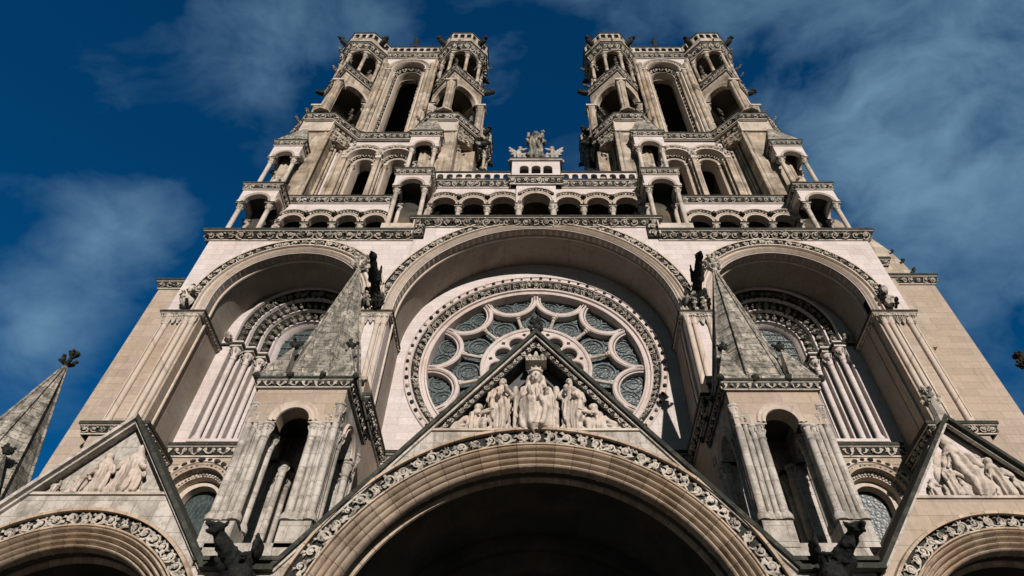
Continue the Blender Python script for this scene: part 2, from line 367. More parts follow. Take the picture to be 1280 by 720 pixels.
def arch_units(mb, kind, cx, y, zc, Rr, size, z0=None, a0=PI, a1=0, mat='leaf_stone', szr=1.0, tilt=0, flipalt=True, sy=None, M=None, gap=1.0):
    """row of units round an arch; tilt turns their outward axis towards the arch centre"""
    Lr = Rr * abs(a1 - a0); n = max(3, int(round(Lr / (size * gap))))
    for i in range(n):
        a = a0 + (a1 - a0) * (i + .5) / n
        rad = np.array((math.cos(a), 0, math.sin(a))); tan = np.array((math.sin(a), 0, -math.cos(a)))
        out = np.array((0, -1, 0)) * math.cos(tilt) - rad * math.sin(tilt); up = rad * math.cos(tilt) - np.array((0, 1, 0)) * math.sin(tilt) * 1.0
        up = np.cross(tan, out); up = up if np.dot(up, rad) > 0 or abs(tilt) > 1.2 else -up
        place(mb, kind, (cx + Rr * math.cos(a), y, zc + Rr * math.sin(a)), tan, up, out, Lr / n, size * szr, sy=sy or size, mat=mat, flip=flipalt and i % 2)
    if z0 is not None and z0 < zc - size * .5:
        k = int((zc - z0) / size)
        for sgn in (-1, 1):
            for i in range(k):
                place(mb, kind, (cx + sgn * Rr, y, z0 + (zc - z0) * (i + .5) / k), (0, 0, 1), (sgn, 0, 0), (0, -1, 0), size, size * szr, sy=sy or size, mat=mat, flip=flipalt and i % 2)
def cornice(mb, ml, path, zb, h, proj, kind='scroll', closed=False, size=None, lid=.13, back=.35, fil=.05, mat='stone_trim', bgm='crust', gap=.95):
    """moulded cornice swept along a plan path (outwards is right of the direction of travel)"""
    n = len(path); P = [Vector((x, y)) for x, y in path]
    def nrm(a, b):
        d = (b - a).normalized(); return Vector((d.y, -d.x))
    segs = n if closed else n - 1
    N_ = [nrm(P[i], P[(i + 1) % n]) for i in range(segs)]
    mit = []
    for i in range(n):
        if closed: a, b = N_[(i - 1) % n], N_[i]
        else: a, b = N_[max(i - 1, 0)], N_[min(i, segs - 1)]
        m = (a + b); m = m / max(m.length_squared / 2, .35); mit.append(m)
    f0 = fil
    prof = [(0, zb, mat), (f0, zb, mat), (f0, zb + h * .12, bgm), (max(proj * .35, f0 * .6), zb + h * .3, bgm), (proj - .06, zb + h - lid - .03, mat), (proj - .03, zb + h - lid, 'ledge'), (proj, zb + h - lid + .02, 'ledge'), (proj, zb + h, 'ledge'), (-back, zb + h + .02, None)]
    for k in range(len(prof) - 1):
        (o0, z0, mt), (o1, z1, _) = prof[k], prof[k + 1]
        v = []; f = []
        for i in range(n):
            v.append((P[i].x + mit[i].x * o0, P[i].y + mit[i].y * o0, z0)); v.append((P[i].x + mit[i].x * o1, P[i].y + mit[i].y * o1, z1))
        for i in range(segs):
            j = (i + 1) % n; f.append((2 * i, 2 * j, 2 * j + 1, 2 * i + 1))
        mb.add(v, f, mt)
    if not closed:
        for i in (0, n - 1):
            mb.add([(P[i].x + mit[i].x * o, P[i].y + mit[i].y * o, z) for o, z, _ in prof], [tuple(range(len(prof)))], mat)
    # ornament on the hollow
    a = Vector((f0, zb + h * .12)); b = Vector((proj - .06, zb + h - lid - .03)); sl = (b - a); ln = sl.length; sl.normalize()
    size = size or ln * 1.02; mid = (a + b) / 2; mid.x -= ln * .06
    for i in range(segs):
        j = (i + 1) % n; A = P[i] + mit[i] * mid.x; B = P[j] + mit[j] * mid.x; d = B - A; Ls = d.length
        if Ls < size * .5: continue
        d.normalize(); nn = N_[i]; k = max(1, int(round(Ls / (size * gap))))
        for q in range(k):
            p = A + d * (Ls * (q + .5) / k)
            up = (nn.x * sl.x, nn.y * sl.x, sl.y); out = (nn.x * sl.y, nn.y * sl.y, -sl.x)
            place(ml, kind, (p.x, p.y, mid.y), (d.x, d.y, 0), up, out, Ls / k, ln * 1.0, sy=size * .9, flip=q % 2)
def column(mb, x, y, z0, z1, r, n=12, cap=None, base=True, mat=None, leaf=True, capmat='stone_trim', sq=None):
    """base, shaft, leafy capital and abacus; z1 is the top of the abacus"""
    c = cap or r * 2.2; ab = c * .22
    if base: mb.lathe(x, y, [(r * 1.55, z0), (r * 1.55, z0 + r * .4), (r * 1.35, z0 + r * .55), (r * 1.45, z0 + r * .8), (r * 1.1, z0 + r * 1.05)], n, mat)
    mb.lathe(x, y, [(r, z0 + (r * .9 if base else 0)), (r * .97, (z0 + z1) / 2), (r * .95, z1 - c)], n, mat)
    mb.lathe(x, y, [(r * 1.12, z1 - c - r * .12), (r * 1.15, z1 - c), (r * 1.0, z1 - c + r * .08), (r * 1.15, z1 - c * .55), (r * 1.55, z1 - ab)], n, capmat)
    q = sq or r * 1.62
    mb.box(x - q, x + q, y - q, y + q, z1 - ab, z1 - ab * .45, capmat); mb.box(x - q * 1.12, x + q * 1.12, y - q * 1.12, y + q * 1.12, z1 - ab * .45, z1, 'ledge')
    if leaf:
        for i in range(8):
            a = 2 * PI * i / 8 + PI / 8; o = (math.cos(a), math.sin(a), 0)
            place(mb, 'hook', (x + o[0] * r * .95, y + o[1] * r * .95, z1 - c * (.55 if i % 2 else .7)), (-o[1], o[0], 0), (0, 0, 1), o, r * .8, c * .45, sy=r * .55)
def knob(mb, x, y, z, s, mat='leaf_stone'):
    """cross-shaped leafy finial, foot at z"""
    mb.lathe(x, y, [(.10 * s, z - .1 * s), (.12 * s, z + .15 * s), (.2 * s, z + .22 * s), (.10 * s, z + .3 * s), (.09 * s, z + .75 * s), (.16 * s, z + .95 * s), (.05 * s, z + 1.1 * s)], 8, mat)
    for lev, rr, ss in ((.30, .16, .42), (.80, .1, .32)):
        for i in range(6):
            a = PI / 3 * i + lev; o = (math.cos(a), math.sin(a), 0)
            place(mb, 'hook', (x + o[0] * rr * s * .5, y + o[1] * rr * s * .5, z + lev * s), (-o[1], o[0], 0), (0, 0, 1), o, s * ss * .8, s * ss, sy=s * ss * .75, mat=mat)

# ---------------------------------------------------------------- stone carved bodies: union of soft shapes
def blob(name, caps, vox, mat, parent=None, origin=(0, 0, 0), folds=None, rough=.0, M=None, seed=0):
    m = MB()
    if M is not None: m.M = M
    for c in caps:
        if c[0] == 'e': m.ball(c[1], c[2], n=16, m=10)
        else:
            _, a, b, ra, rb = c[:5]; a = Vector(a); b = Vector(b)
            P = []; Q = []
            d = (b - a); L = max(d.length, 1e-4); d = d / L
            for t in (-1, -.7, -.35, 0): P.append(a + d * ra * t); Q.append(ra * math.sqrt(max(1 - t * t, .02)))
            for t in (0, .35, .7, 1): P.append(b + d * rb * t); Q.append(rb * math.sqrt(max(1 - t * t, .02)))
            m.tube([tuple(p) for p in P], Q, 14)
    V = np.concatenate(m.V); me = bpy.data.meshes.new(name); me.from_pydata(V.tolist(), [], m.F)
    o = bpy.data.objects.new(name, me); C.objects.link(o)
    md = o.modifiers.new('r', 'REMESH'); md.mode = 'VOXEL'; md.voxel_size = vox
    ms = o.modifiers.new('s', 'SMOOTH'); ms.factor = .5; ms.iterations = 2
    dg = bpy.context.evaluated_depsgraph_get(); ev = o.evaluated_get(dg); nm = bpy.data.meshes.new_from_object(ev)
    bpy.data.objects.remove(o); bpy.data.meshes.remove(me)
    nm.name = name; bm = bmesh.new(); bm.from_mesh(nm)
    bm.normal_update()
    for v in bm.verts:
        n = v.normal; p = v.co; d = 0
        if folds: d += folds(p)
        if rough: d += rough * mnoise.fractal(p * 9 + Vector((seed, 0, 0)), 1, 2, 3)
        v.co = p + n * d
    bm.to_mesh(nm); bm.free()
    nm.transform(Matrix.Translation(-Vector(origin)))
    nm.materials.clear(); nm.materials.append(MATS[mat])
    nm.polygons.foreach_set('use_smooth', [True] * len(nm.polygons))
    o = bpy.data.objects.new(name, nm); C.objects.link(o)
    po = ORG.get(parent.name, (0, 0, 0)) if parent else (0, 0, 0)
    o.location = tuple(origin[i] - po[i] for i in range(3)); ORG[o.name] = tuple(origin)
    if parent: o.parent = parent
    return o

# ================================================================ the setting
g = MB('paving'); g.add([(-400, -400, 0), (400, -400, 0), (400, 400, 0), (-400, 400, 0)], [(0, 1, 2, 3)])
go = link('ground', g, smooth=0); go['kind'] = 'structure'

cath = empty('cathedral', (0, 20, 0))
tag(cath, 'pale stone gothic cathedral front with twin openwork towers, rose window and deep gabled porches', 'cathedral')
YP = 18.0                                            # front plane of the great arches
YR = 20.1                                            # rose wall
CX = {-1: -9.97, 1: 10.12}; JO = {-1: -12.95, 1: 13.12}; OUT = {-1: -14.4, 1: 14.62}

# ---- main masonry
# spandrel wall above the imposts in three panels, the middle one rises with the cornice
m = MB('stone_pale')
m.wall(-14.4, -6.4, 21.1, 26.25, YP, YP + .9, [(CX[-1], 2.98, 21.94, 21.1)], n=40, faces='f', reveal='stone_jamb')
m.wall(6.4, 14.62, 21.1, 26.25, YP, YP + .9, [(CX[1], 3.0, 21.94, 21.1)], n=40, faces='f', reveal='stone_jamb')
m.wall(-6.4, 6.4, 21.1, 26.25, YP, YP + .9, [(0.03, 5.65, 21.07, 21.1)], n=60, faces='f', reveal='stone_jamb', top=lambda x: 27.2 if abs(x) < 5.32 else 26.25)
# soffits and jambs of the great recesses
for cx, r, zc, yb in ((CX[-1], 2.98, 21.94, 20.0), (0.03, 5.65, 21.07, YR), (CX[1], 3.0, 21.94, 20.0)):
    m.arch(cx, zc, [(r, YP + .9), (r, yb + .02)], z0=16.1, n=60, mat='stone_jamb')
# piers below the imposts
for s in (-1, 1):
    xs = sorted((JO[s], OUT[s])); m.box(min(JO[s] + s * .02, OUT[s]), max(JO[s] + s * .02, OUT[s]), YP + .02, YP + 2.4, 15.4, 21.1, 'stone_wall')
    xs = sorted((JO[s], OUT[s])); m.box(min(xs), max(xs), YP + .02, 20.4, 0, 15.4, 'stone_wall')
    m.box(min(s * 5.71, s * 6.96), max(s * 5.71, s * 6.96), YP + .02, YP + 2.4, 15.9, 21.1, 'stone_pale')
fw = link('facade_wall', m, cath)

m = MB('stone_pale')                                  # recessed walls
m.wall(-5.7, 5.75, 15.9, 26.9, YR, YR + .8, [(0, 4.99, 20.5, None)], n=72, faces='f')
m.box(-5.7, 5.75, YR - .12, YR + .5, 15.0, 16.1, 'stone_pale')
link('rose_wall', m, cath)
for s in (-1, 1):
    m = MB('stone_pale'); cx = CX[s]
    m.wall(cx - 3.02, cx + 3.04, 16.3, 25.2, 20.0, 20.4, [(cx, 2.5, 22.4, 16.62)], n=40, faces='f')
    m.box(cx - 3.02, cx + 3.04, 19.93, 20.6, 15.5, 16.3, 'stone_wall')
    link('recess_wall', m, cath)
    # lower wall with a small arched window
    m = MB('stone_wall'); wx = s * 11.42
    m.wall(min(s * 5.6, s * 13.1), max(s * 5.6, s * 13.1), 0, 15.7, 19.95, 20.5, [(wx, 1.0, 14.4, 10.5)], n=24, faces='f')
    m.box(wx - 1.3, wx + 1.3, 21.3, 21.5, 10, 16, 'stone_inner')
    lw = link('lower_wall', m, cath)
    m = MB('stone_moulding')
    m.arch(wx, 14.4, [(1.34, 19.95), (1.34, 19.88), (1.2, 19.88), (1.16, 19.97), (1.0, 19.97), (1.0, 20.25), (.82, 20.25), (.8, 20.5), (.62, 20.5), (.6, 20.8)], z0=10.5, n=30)
    ow = link('window_moulding', m, lw, origin=(wx, 19.95, 14.4))
    m = MB(); arch_units(m, 'bead', wx, 19.93, 14.4, 1.27, .17, mat='crust', flipalt=False, gap=1.7); arch_units(m, 'small', wx, 20.0, 14.4, 1.08, .17, tilt=.6, mat='crust'); arch_units(m, 'bead', wx, 20.25, 14.4, .9, .12, tilt=.6, flipalt=False)
    link('carved_band', m, lw, recalc=False)
    m = MB('leaded_glass'); m.slab([(wx - .62, 10.5), (wx + .62, 10.5), (wx + .62, 14.4)] + [(wx + .62 * math.cos(a), 14.4 + .62 * math.sin(a)) for a in np.linspace(0.2, PI - .2, 9)] + [(wx - .62, 14.4)], 20.86, 20.9)
    link('window_glass', m, lw)
# nave, aisles behind the front and the closed top over the bays
m = MB('stone_wall')
m.box(-13, 13, 21.45, 21.6, 0, 26.1, 'stone_inner')
for a, b in ((-14.38, -5.5), (5.5, 14.6)): m.box(a, b, 18.85, 24, 25.5, 26.2, 'stone_inner')
m.box(-5.6, 5.6, 18.85, 24, 26.85, 27.25, 'stone_inner')
m.box(-14.38, 14.6, 21.6, 32, 0, 26.2); m.box(-7, 7, 24, 90, 0, 25); m.slab([(-7.6, 24.8), (7.6, 24.8), (0, 33)], 27, 90, 'slate')
m.box(-16, 16, 32, 90, 0, 13)
link('nave', m, cath)

# outer buttresses beside the front
m = MB('stone_wall'); ml = MB()
m.box(-15.76, -14.3, 18.6, 24, 0, 23.35); m.box(-16.1, -14.3, 18.35, 24, 0, 12.9)
cornice(m, ml, [(-15.76, 22), (-15.76, 18.6), (-14.4, 18.6)], 23.2, .5, .22, size=.34)
b = link('buttress', m, cath); link('leaf_frieze', ml, b, recalc=False)
m = MB('stone_wall'); ml = MB(); cornice(m, ml, [(-16.1, 22), (-16.1, 18.35), (-14.65, 18.35)], 12.7, .5, .22, size=.34); b2 = link('lower_cornice', m, b); link('leaf_frieze', ml, b, recalc=False)
m = MB(); knob(m, -15.6, 17.2, 12.6, .8, 'crust'); m.lathe(-15.6, 17.2, [(.5, 10), (.3, 11.6), (.08, 12.6)], 8, 'stone_spire'); link('finial', m, cath, recalc=False)
m = MB('stone_wall'); ml = MB()
m.box(14.5, 17.05, 18.9, 25, 0, 24.0)
m.prism([(14.5, 18.75), (15.4, 18.75), (15.4, 19.4), (14.5, 19.4)], 20, 25.1)
m.slab([(14.5, 24), (16.95, 24), (16.95, 25.6), (16.6, 27.0), (16.0, 28.2), (14.9, 29.6), (14.5, 29.8)], 19.5, 24.5, 'stone_tower')
cornice(m, ml, [(15.0, 18.9), (17.05, 18.9), (17.05, 24)], 23.85, .5, .25, size=.34)
for k in range(3): place(ml, 'hook', (16.5 + .2 * k, 19.5, 26.9 - .7 * k), (0, 1, 0), (0, 0, 1), (1, 0, 0), .3, mat='crust')
b = link('buttress', m, cath); link('leaf_frieze', ml, b, recalc=False)
m = MB('stone_wall'); ml = MB(); cornice(m, ml, [(14.55, 18.7), (15.4, 18.7), (15.4, 19.3)], 24.9, .42, .2, size=.3)
b2 = link('upper_cornice', m, b); link('leaf_frieze', ml, b, recalc=False)

# ---- great arches: mouldings and leaf bands
def great_arch(cx, r, zc, z0, lw_, rl):
    m = MB('stone_moulding'); y = YP
    pr = [(r, y + .35), (r, y + .06)]
    for k in range(2):
        a = r + .02 + .15 * k; pr += [(a + .01, y - .02 - .03 * k), (a + .06, y - .08 - .03 * k), (a + .12, y - .03 - .03 * k), (a + .135, y + .03)]
    pr += [(rl - .04, y - .02), (rl - .02, y - .12), (rl + .03, y - .12), (rl + .03, y + .0)]
    m.arch(cx, zc, pr, z0=z0, n=64)
    m.arch(cx, zc, [(r + .0, y + .38), (r - .05, y + .40), (r - .06, y + .45), (r - .02, y + .5)], z0=15.9, n=64)
    m.arch(cx, zc, [(rl + lw_, y - .01), (rl + lw_ - .02, y - .1), (rl + lw_ + .05, y - .1), (rl + lw_ + .07, y + .01)], z0=z0 + .35, n=64)
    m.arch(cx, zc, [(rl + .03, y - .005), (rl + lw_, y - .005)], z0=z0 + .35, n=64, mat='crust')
    o = link('great_arch', m, cath, origin=(cx, y, zc))
    ml = MB(); arch_units(ml, 'scroll', cx, y - .01, zc, rl + .03 + lw_ / 2, lw_ * .92, z0=z0 + .35, gap=1.0, sy=lw_ * .8)
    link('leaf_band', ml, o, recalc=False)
great_arch(0.03, 5.65, 21.07, 21.07, .42, 6.02)
great_arch(CX[-1], 2.98, 21.94, 21.1, .42, 3.42)
great_arch(CX[1], 3.0, 21.94, 21.1, .42, 3.44)

# ---- imposts, shafts of the piers, lower cornices
for s in (-1, 1):
    jo, ou = JO[s], OUT[s]
    def sp(a, b): return sorted((a, b))
    # outer pier
    m = MB('stone_moulding'); ml = MB(); a, b = sp(jo, ou)
    path = [(jo, 20.0), (jo, YP), (ou, YP), (ou, YP + 1)] if s > 0 else [(ou, YP + 1), (ou, YP), (jo, YP), (jo, 20.0)]
    if s > 0: path = [(jo, 20.0), (jo, YP), (ou, YP), (ou, YP + 1)]
    cornice(m, ml, path, 20.9, .24, .16, kind='small', lid=.1, bgm='stone_trim', size=.2)
    for off in (.2, .45, 1.18):
        x = jo + s * off; m.lathe(x, YP - .02, [(.1, 15.9), (.1, 20.4)], 12); m.lathe(x, YP - .02, [(.17, 15.62), (.17, 15.75), (.12, 15.82), (.13, 15.9)], 12); m.lathe(x, YP - .02, [(.11, 20.4), (.16, 20.9)], 12)
    m.box(*sp(jo + s * .62, jo + s * .68), YP - .03, YP + .05, 15.7, 20.6); m.box(*sp(jo + s * 1.32, jo + s * 1.36), YP - .04, YP + .05, 15.7, 20.6)
    for k in range(7): place(ml, 'leaf', (jo + s * (.12 + .2 * k), YP - .05, 20.68), (1, 0, 0), (0, 0, 1), (0, -1, 0), .26, .4, sy=.3)
    o = link('pier_shafts', m, cath); link('carved_capitals', ml, o, recalc=False)
    # beast on the impost at the outer foot of the leaf band
    m = MB(); x = CX[s] + s * 3.72
    for k in range(7): place(m, 'hook', (x + random.uniform(-.25, .2), YP - .1, 21.35 + k * .14), (1, 0, 0), (0, 0, 1), (0, -1, 0), .3, sy=.35, mat='leaf_stone' if k % 2 else 'crust')
    m.ball((x - s * .05, YP - .35, 22.05), (.16, .2, .17), 'leaf_stone', jit=.2); m.ball((x, YP - .2, 21.6), (.24, .25, .3), 'leaf_stone', jit=.2)
    link('carved_beast', m, cath, recalc=False)
    # inner pier
    m = MB('stone_moulding'); ml = MB(); a, b = sp(s * 5.68, s * 7.02)
    cornice(m, ml, [(a, 20.0), (a, YP), (b, YP), (b, 20.0)], 20.9, .24, .16, kind='small', lid=.1, bgm='stone_trim', size=.2)
    for x in (a + .14, a + .38, b - .38, b - .14):
        m.lathe(x, YP - .02, [(.1, 17.4), (.1, 20.4)], 12); m.lathe(x, YP - .02, [(.13, 17.1), (.16, 17.22), (.16, 17.34), (.12, 17.42)], 12); m.lathe(x, YP - .02, [(.11, 20.4), (.16, 20.9)], 12)
    for k in range(7): place(ml, 'leaf', (a + .1 + .2 * k, YP - .05, 20.68), (1, 0, 0), (0, 0, 1), (0, -1, 0), .26, .4, sy=.3)
    o = link('pier_shafts', m, cath); link('carved_capitals', ml, o, recalc=False)
    # lower cornices: under the outer pier and across the side bay
    m = MB('stone_trim'); ml = MB()
    if s < 0: cornice(m, ml, [(-14.62, 19), (-14.62, 17.9), (-12.75, 17.9), (-12.75, 19.9)], 15.2, .44, .2, size=.3)
    else: cornice(m, ml, [(12.85, 19.9), (12.85, 17.9), (14.8, 17.9), (14.8, 19)], 15.2, .44, .2, size=.3)
    o = link('pier_cornice', m, cath); link('leaf_frieze', ml, o, recalc=False)
    m = MB('stone_trim'); ml = MB(); a, b = sp(s * 6.9, s * 12.9)
    cornice(m, ml, [(a, 19.93), (b, 19.93)], 15.78, .5, .22, kind='small', size=.26)
    m.box(*sp(jo - s * .0, ou), 17.92, 18.1, 13.4, 15.25, 'stone_wall')
    o = link('lower_cornice', m, cath); link('leaf_frieze', ml, o, recalc=False)
    # pier behind the free-standing turret
    m = MB('stone_wall'); ml = MB(); a, b = sp(s * 5.45, s * 7.15)
    m.box(a, b, 16.9, 20, 0, 15.6)
    cornice(m, ml, [(a, 20.0), (a, 16.9), (b, 16.9), (b, 20.0)], 15.45, .5, .22, size=.34)
    m.box(a + .15, b - .15, 16.95, 18.2, 15.8, 16.9, 'stone_wall')
    o = link('turret_pier', m, cath); link('leaf_frieze', ml, o, recalc=False)

m = MB('stone_trim'); ml = MB(); cornice(m, ml, [(-5.44, 19.97), (5.44, 19.97)], 15.5, .5, .2, size=.34)
o = link('lower_cornice', m, cath); link('leaf_frieze', ml, o, recalc=False)
# ---- top cornice of the front (stepped up over the rose)
m = MB('stone_trim'); ml = MB()
cornice(m, ml, [(-14.4, 24), (-14.4, YP), (-5.42, YP)], 25.78, .54, .34, size=.46, back=1.2)
o = link('crowning_cornice', m, cath); link('leaf_frieze', ml, o, recalc=False); m = MB('stone_trim'); ml = MB()
cornice(m, ml, [(5.42, YP), (14.62, YP), (14.62, 24)], 25.78, .54, .34, size=.46, back=1.2)
o = link('crowning_cornice', m, cath); link('leaf_frieze', ml, o, recalc=False); m = MB('stone_trim'); ml = MB()
m.box(-5.42, 5.42, YP + .05, YP + 1.3, 26.78, 26.9, 'stone_pale')
cornice(m, ml, [(-5.42, YP + 1.3), (-5.42, YP), (5.42, YP), (5.42, YP + 1.3)], 26.78, .54, .34, size=.46, back=1.2)
for s in (-1, 1):                                     # upright leaf strips at the steps
    a, b = sorted((s * 4.98, s * 5.45)); m.box(a, b, YP - .12, YP, 25.95, 26.9, 'crust'); m.box(b if s > 0 else a - .06, b + .06 if s > 0 else a, YP - .3, YP, 25.95, 27.0, 'stone_trim')
    for k in range(2): place(ml, 'scroll', (s * 5.22, YP - .14, 26.2 + .45 * k), (0, 0, 1), (1, 0, 0), (0, -1, 0), .42)
o = link('crowning_cornice', m, cath); link('leaf_frieze', ml, o, recalc=False)

# ================================================================ rose window
RZ = 20.5
def ring(m, cx, zc, prof, n=72, mat=None, y=0):
    cols = []; v = []; f = []
    for k, (r, yy) in enumerate(prof):
        for i in range(n):
            a = 2 * PI * i / n; v.append((cx + r * math.cos(a), yy + y, zc + r * math.sin(a)))
    for k in range(len(prof) - 1):
        for i in range(n):
            j = (i + 1) % n; f.append((k * n + i, k * n + j, (k + 1) * n + j, (k + 1) * n + i))
    m.add(v, f, mat)
m = MB('stone_pale')
ring(m, 0, RZ, [(5.28, YR), (5.28, YR - .05), (5.24, YR - .07), (5.21, YR - .02), (5.09, YR - .015), (5.06, YR - .05), (5.02, YR - .05), (5.0, YR + .0)], mat='stone_tracery')
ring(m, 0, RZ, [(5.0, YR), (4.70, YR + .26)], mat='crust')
ring(m, 0, RZ, [(4.74, YR + .24), (4.70, YR + .16), (4.62, YR + .17), (4.6, YR + .26), (4.5, YR + .26), (4.47, YR + .2), (4.40, YR + .22), (4.38, YR + .5), (4.38, YR + .9)], mat='stone_tracery')
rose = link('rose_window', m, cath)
m = MB()
n = 74
for i in range(n):
    a = 2 * PI * i / n; rad = (math.cos(a), 0, math.sin(a)); tan = (math.sin(a), 0, -math.cos(a))
    place(m, 'bead', (5.15 * math.cos(a), YR - .03, RZ + 5.15 * math.sin(a)), tan, rad, (0, -1, 0), .17, mat='crust' if i % 4 else 'leaf_stone')
    place(m, 'small', (5.15 * math.cos(a), YR - .05, RZ + 5.15 * math.sin(a)), tan, rad, (0, -1, 0), .12, mat='crust' if i % 2 else 'leaf_stone')
link('bead_ring', m, rose, recalc=False)
m = MB()
n = 96
for i in range(n):
    a = 2 * PI * i / n; rad = np.array((math.cos(a), 0, math.sin(a))); tan = (math.sin(a), 0, -math.cos(a)); q = .7071
    place(m, 'scroll', (4.85 * math.cos(a), YR + .1, RZ + 4.85 * math.sin(a)), tan, rad * q - np.array((0, 1, 0)) * q, -rad * q - np.array((0, 1, 0)) * q, .32, .36, sy=.3, flip=i % 2)
link('leaf_ring', m, rose, recalc=False)
# tracery bars follow curves in the xz plane; section is a chamfered bar
def bar(m, pts, w, y0, d, mat='stone_tracery', closed=False):
    P = [Vector((p[0], p[1])) for p in pts]; n = len(P); sec = [(-w, y0 + d), (-w, y0 + w * .55), (-w * .45, y0), (w * .45, y0), (w, y0 + w * .55), (w, y0 + d)]
    v = []; f = []
    for i in range(n):
        a = P[(i - 1) % n if closed else max(i - 1, 0)]; b = P[(i + 1) % n if closed else min(i + 1, n - 1)]
        t = (b - a).normalized(); nn = Vector((-t.y, t.x))
        for o, y in sec: v.append((P[i].x + nn.x * o, y, P[i].y + nn.y * o))
    k = len(sec)
    for i in range(n if closed else n - 1):
        j = (i + 1) % n
        for q in range(k): f.append((i * k + q, i * k + (q + 1) % k, j * k + (q + 1) % k, j * k + q))
    m.add(v, f, mat)
def pol(r, a): return (r * math.cos(R(a)), RZ + r * math.sin(R(a)))
YT = YR + .32
trac = MB('stone_tracery')
circ = lambda cx, cz, r, n=28: [(cx + r * math.cos(2 * PI * i / n), cz + r * math.sin(2 * PI * i / n)) for i in range(n)]
for k in range(12):
    a = 30 * k + 15; c = pol(4.42, a); pts = []
    ux, uz = math.cos(R(a)), math.sin(R(a))
    for i in range(25):
        t = PI * i / 24; rr = 1.13
        px = rr * math.cos(t); pz = -rr * math.sin(t) * 1.03
        x = c[0] + ux * pz + (-uz) * px; z = c[1] + uz * pz + ux * px
        rad = math.hypot(x, z - RZ)
        pts.append((x, z))
    bar(trac, pts, .095, YT, .5)
    pts2 = []
    for (x, z) in pts: pts2.append((c[0] + (x - c[0]) * .86, c[1] + (z - c[1]) * .86))
    bar(trac, pts2, .035, YT + .08, .35)
    # spoke: a little column from the wheel to the petal
    p0 = pol(2.24, a); p1 = pol(3.24, a)
    trac.tube([(p0[0], YT + .1, p0[1]), (p1[0], YT + .1, p1[1])], .075, 8, 'stone_trim')
    for rr, ww in ((2.32, .13), (3.12, .14), (3.02, .10)):
        q0 = pol(rr - .05, a); q1 = pol(rr + .05, a); trac.tube([(q0[0], YT + .08, q0[1]), (q1[0], YT + .08, q1[1])], ww, 8, 'stone_trim')
ring(trac, 0, RZ, [(2.12, YT + .5), (2.10, YT + .05), (2.13, YT - .02), (2.20, YT - .05), (2.27, YT - .02), (2.30, YT + .05), (2.30, YT + .5)], mat='stone_tracery')
# pierced plate of the inner wheel, built as sectors between foils
def plate(m, r0, r1, n, y0, d, fr, fc, fa0=0, mat='stone_tracery', hub=False):
    """annulus r0..r1 pierced by n round foils of radius fr at radius fc; inner edge scalloped by the foils"""
    for k in range(n):
        a = 2 * PI * k / n + fa0; h = PI / n; S = 36
        ca, sa = math.cos(a), math.sin(a); v = []; f = []
        for i in range(S + 1):
            t = -PI + 2 * PI * i / S
            # foil rim point, in the sector frame (u radial, w tangential)
            u = fc + fr * math.cos(t); w_ = fr * math.sin(t)
            # outer target: project direction from foil centre on the sector border
            du, dw = math.cos(t), math.sin(t); best = 9
            # border: radius r1, radius r0, lines at +-h
            A = 1; B = 2 * fc * du; Cc = fc * fc - r1 * r1; best = min(best, (-B + math.sqrt(B * B - 4 * A * Cc)) / 2)
            for sg in (-1, 1):
                nx, nz = -math.sin(h) * 1, sg * math.cos(h); den = du * nx + dw * nz
                if den > 1e-6: best = min(best, (0 - fc * nx) / den)
            Cc = fc * fc - r0 * r0; D = B * B - 4 * Cc
            if D > 0:
                tt = (-B - math.sqrt(D)) / 2
                if tt > 0: best = min(best, tt)
            best = max(best, fr + .005)
            U_, W_ = fc + best * du, best * dw
            for (uu, ww, yy) in ((u, w_, y0 + d), (u, w_, y0 + .04), (u + .04 * du, w_ + .04 * dw, y0), (U_, W_, y0)):
                v.append((uu * ca - ww * sa, yy, RZ + uu * sa + ww * ca))
        for i in range(S):
            for q in range(3): f.append((i * 4 + q, (i + 1) * 4 + q, (i + 1) * 4 + q + 1, i * 4 + q + 1))
        m.add(v, f, mat)
plate(trac, 1.42, 2.12, 12, YT + .02, .4, .345, 1.57)
for k in range(12):
    a = 30 * k + 15; c = pol(1.93, a); ux, uz = math.cos(R(a)), math.sin(R(a)); s_ = .1
    v = [(c[0] + ux * s_, YT + .012, c[1] + uz * s_), (c[0] - uz * s_, YT + .012, c[1] + ux * s_), (c[0] - ux * s_, YT + .012, c[1] - uz * s_), (c[0] + uz * s_, YT + .012, c[1] - ux * s_)]
    trac.add(v, [(0, 1, 2, 3)], 'crust')
    # inner bars of the hub
    p0 = pol(.45, a); p1 = pol(1.42, a); trac.tube([(p0[0], YT + .1, p0[1]), (p1[0], YT + .1, p1[1])], .06, 8)
ring(trac, 0, RZ, [(.38, YT + .4), (.38, YT + .02), (.5, YT + .02), (.5, YT + .4)], 32)
link('tracery', trac, rose)
gl = MB('leaded_glass'); ring(gl, 0, RZ, [(4.62, 0), (.001, 0)], 48, y=YT + .36)
glass = link('stained_glass', gl, rose)
cm = MB('lead_came')
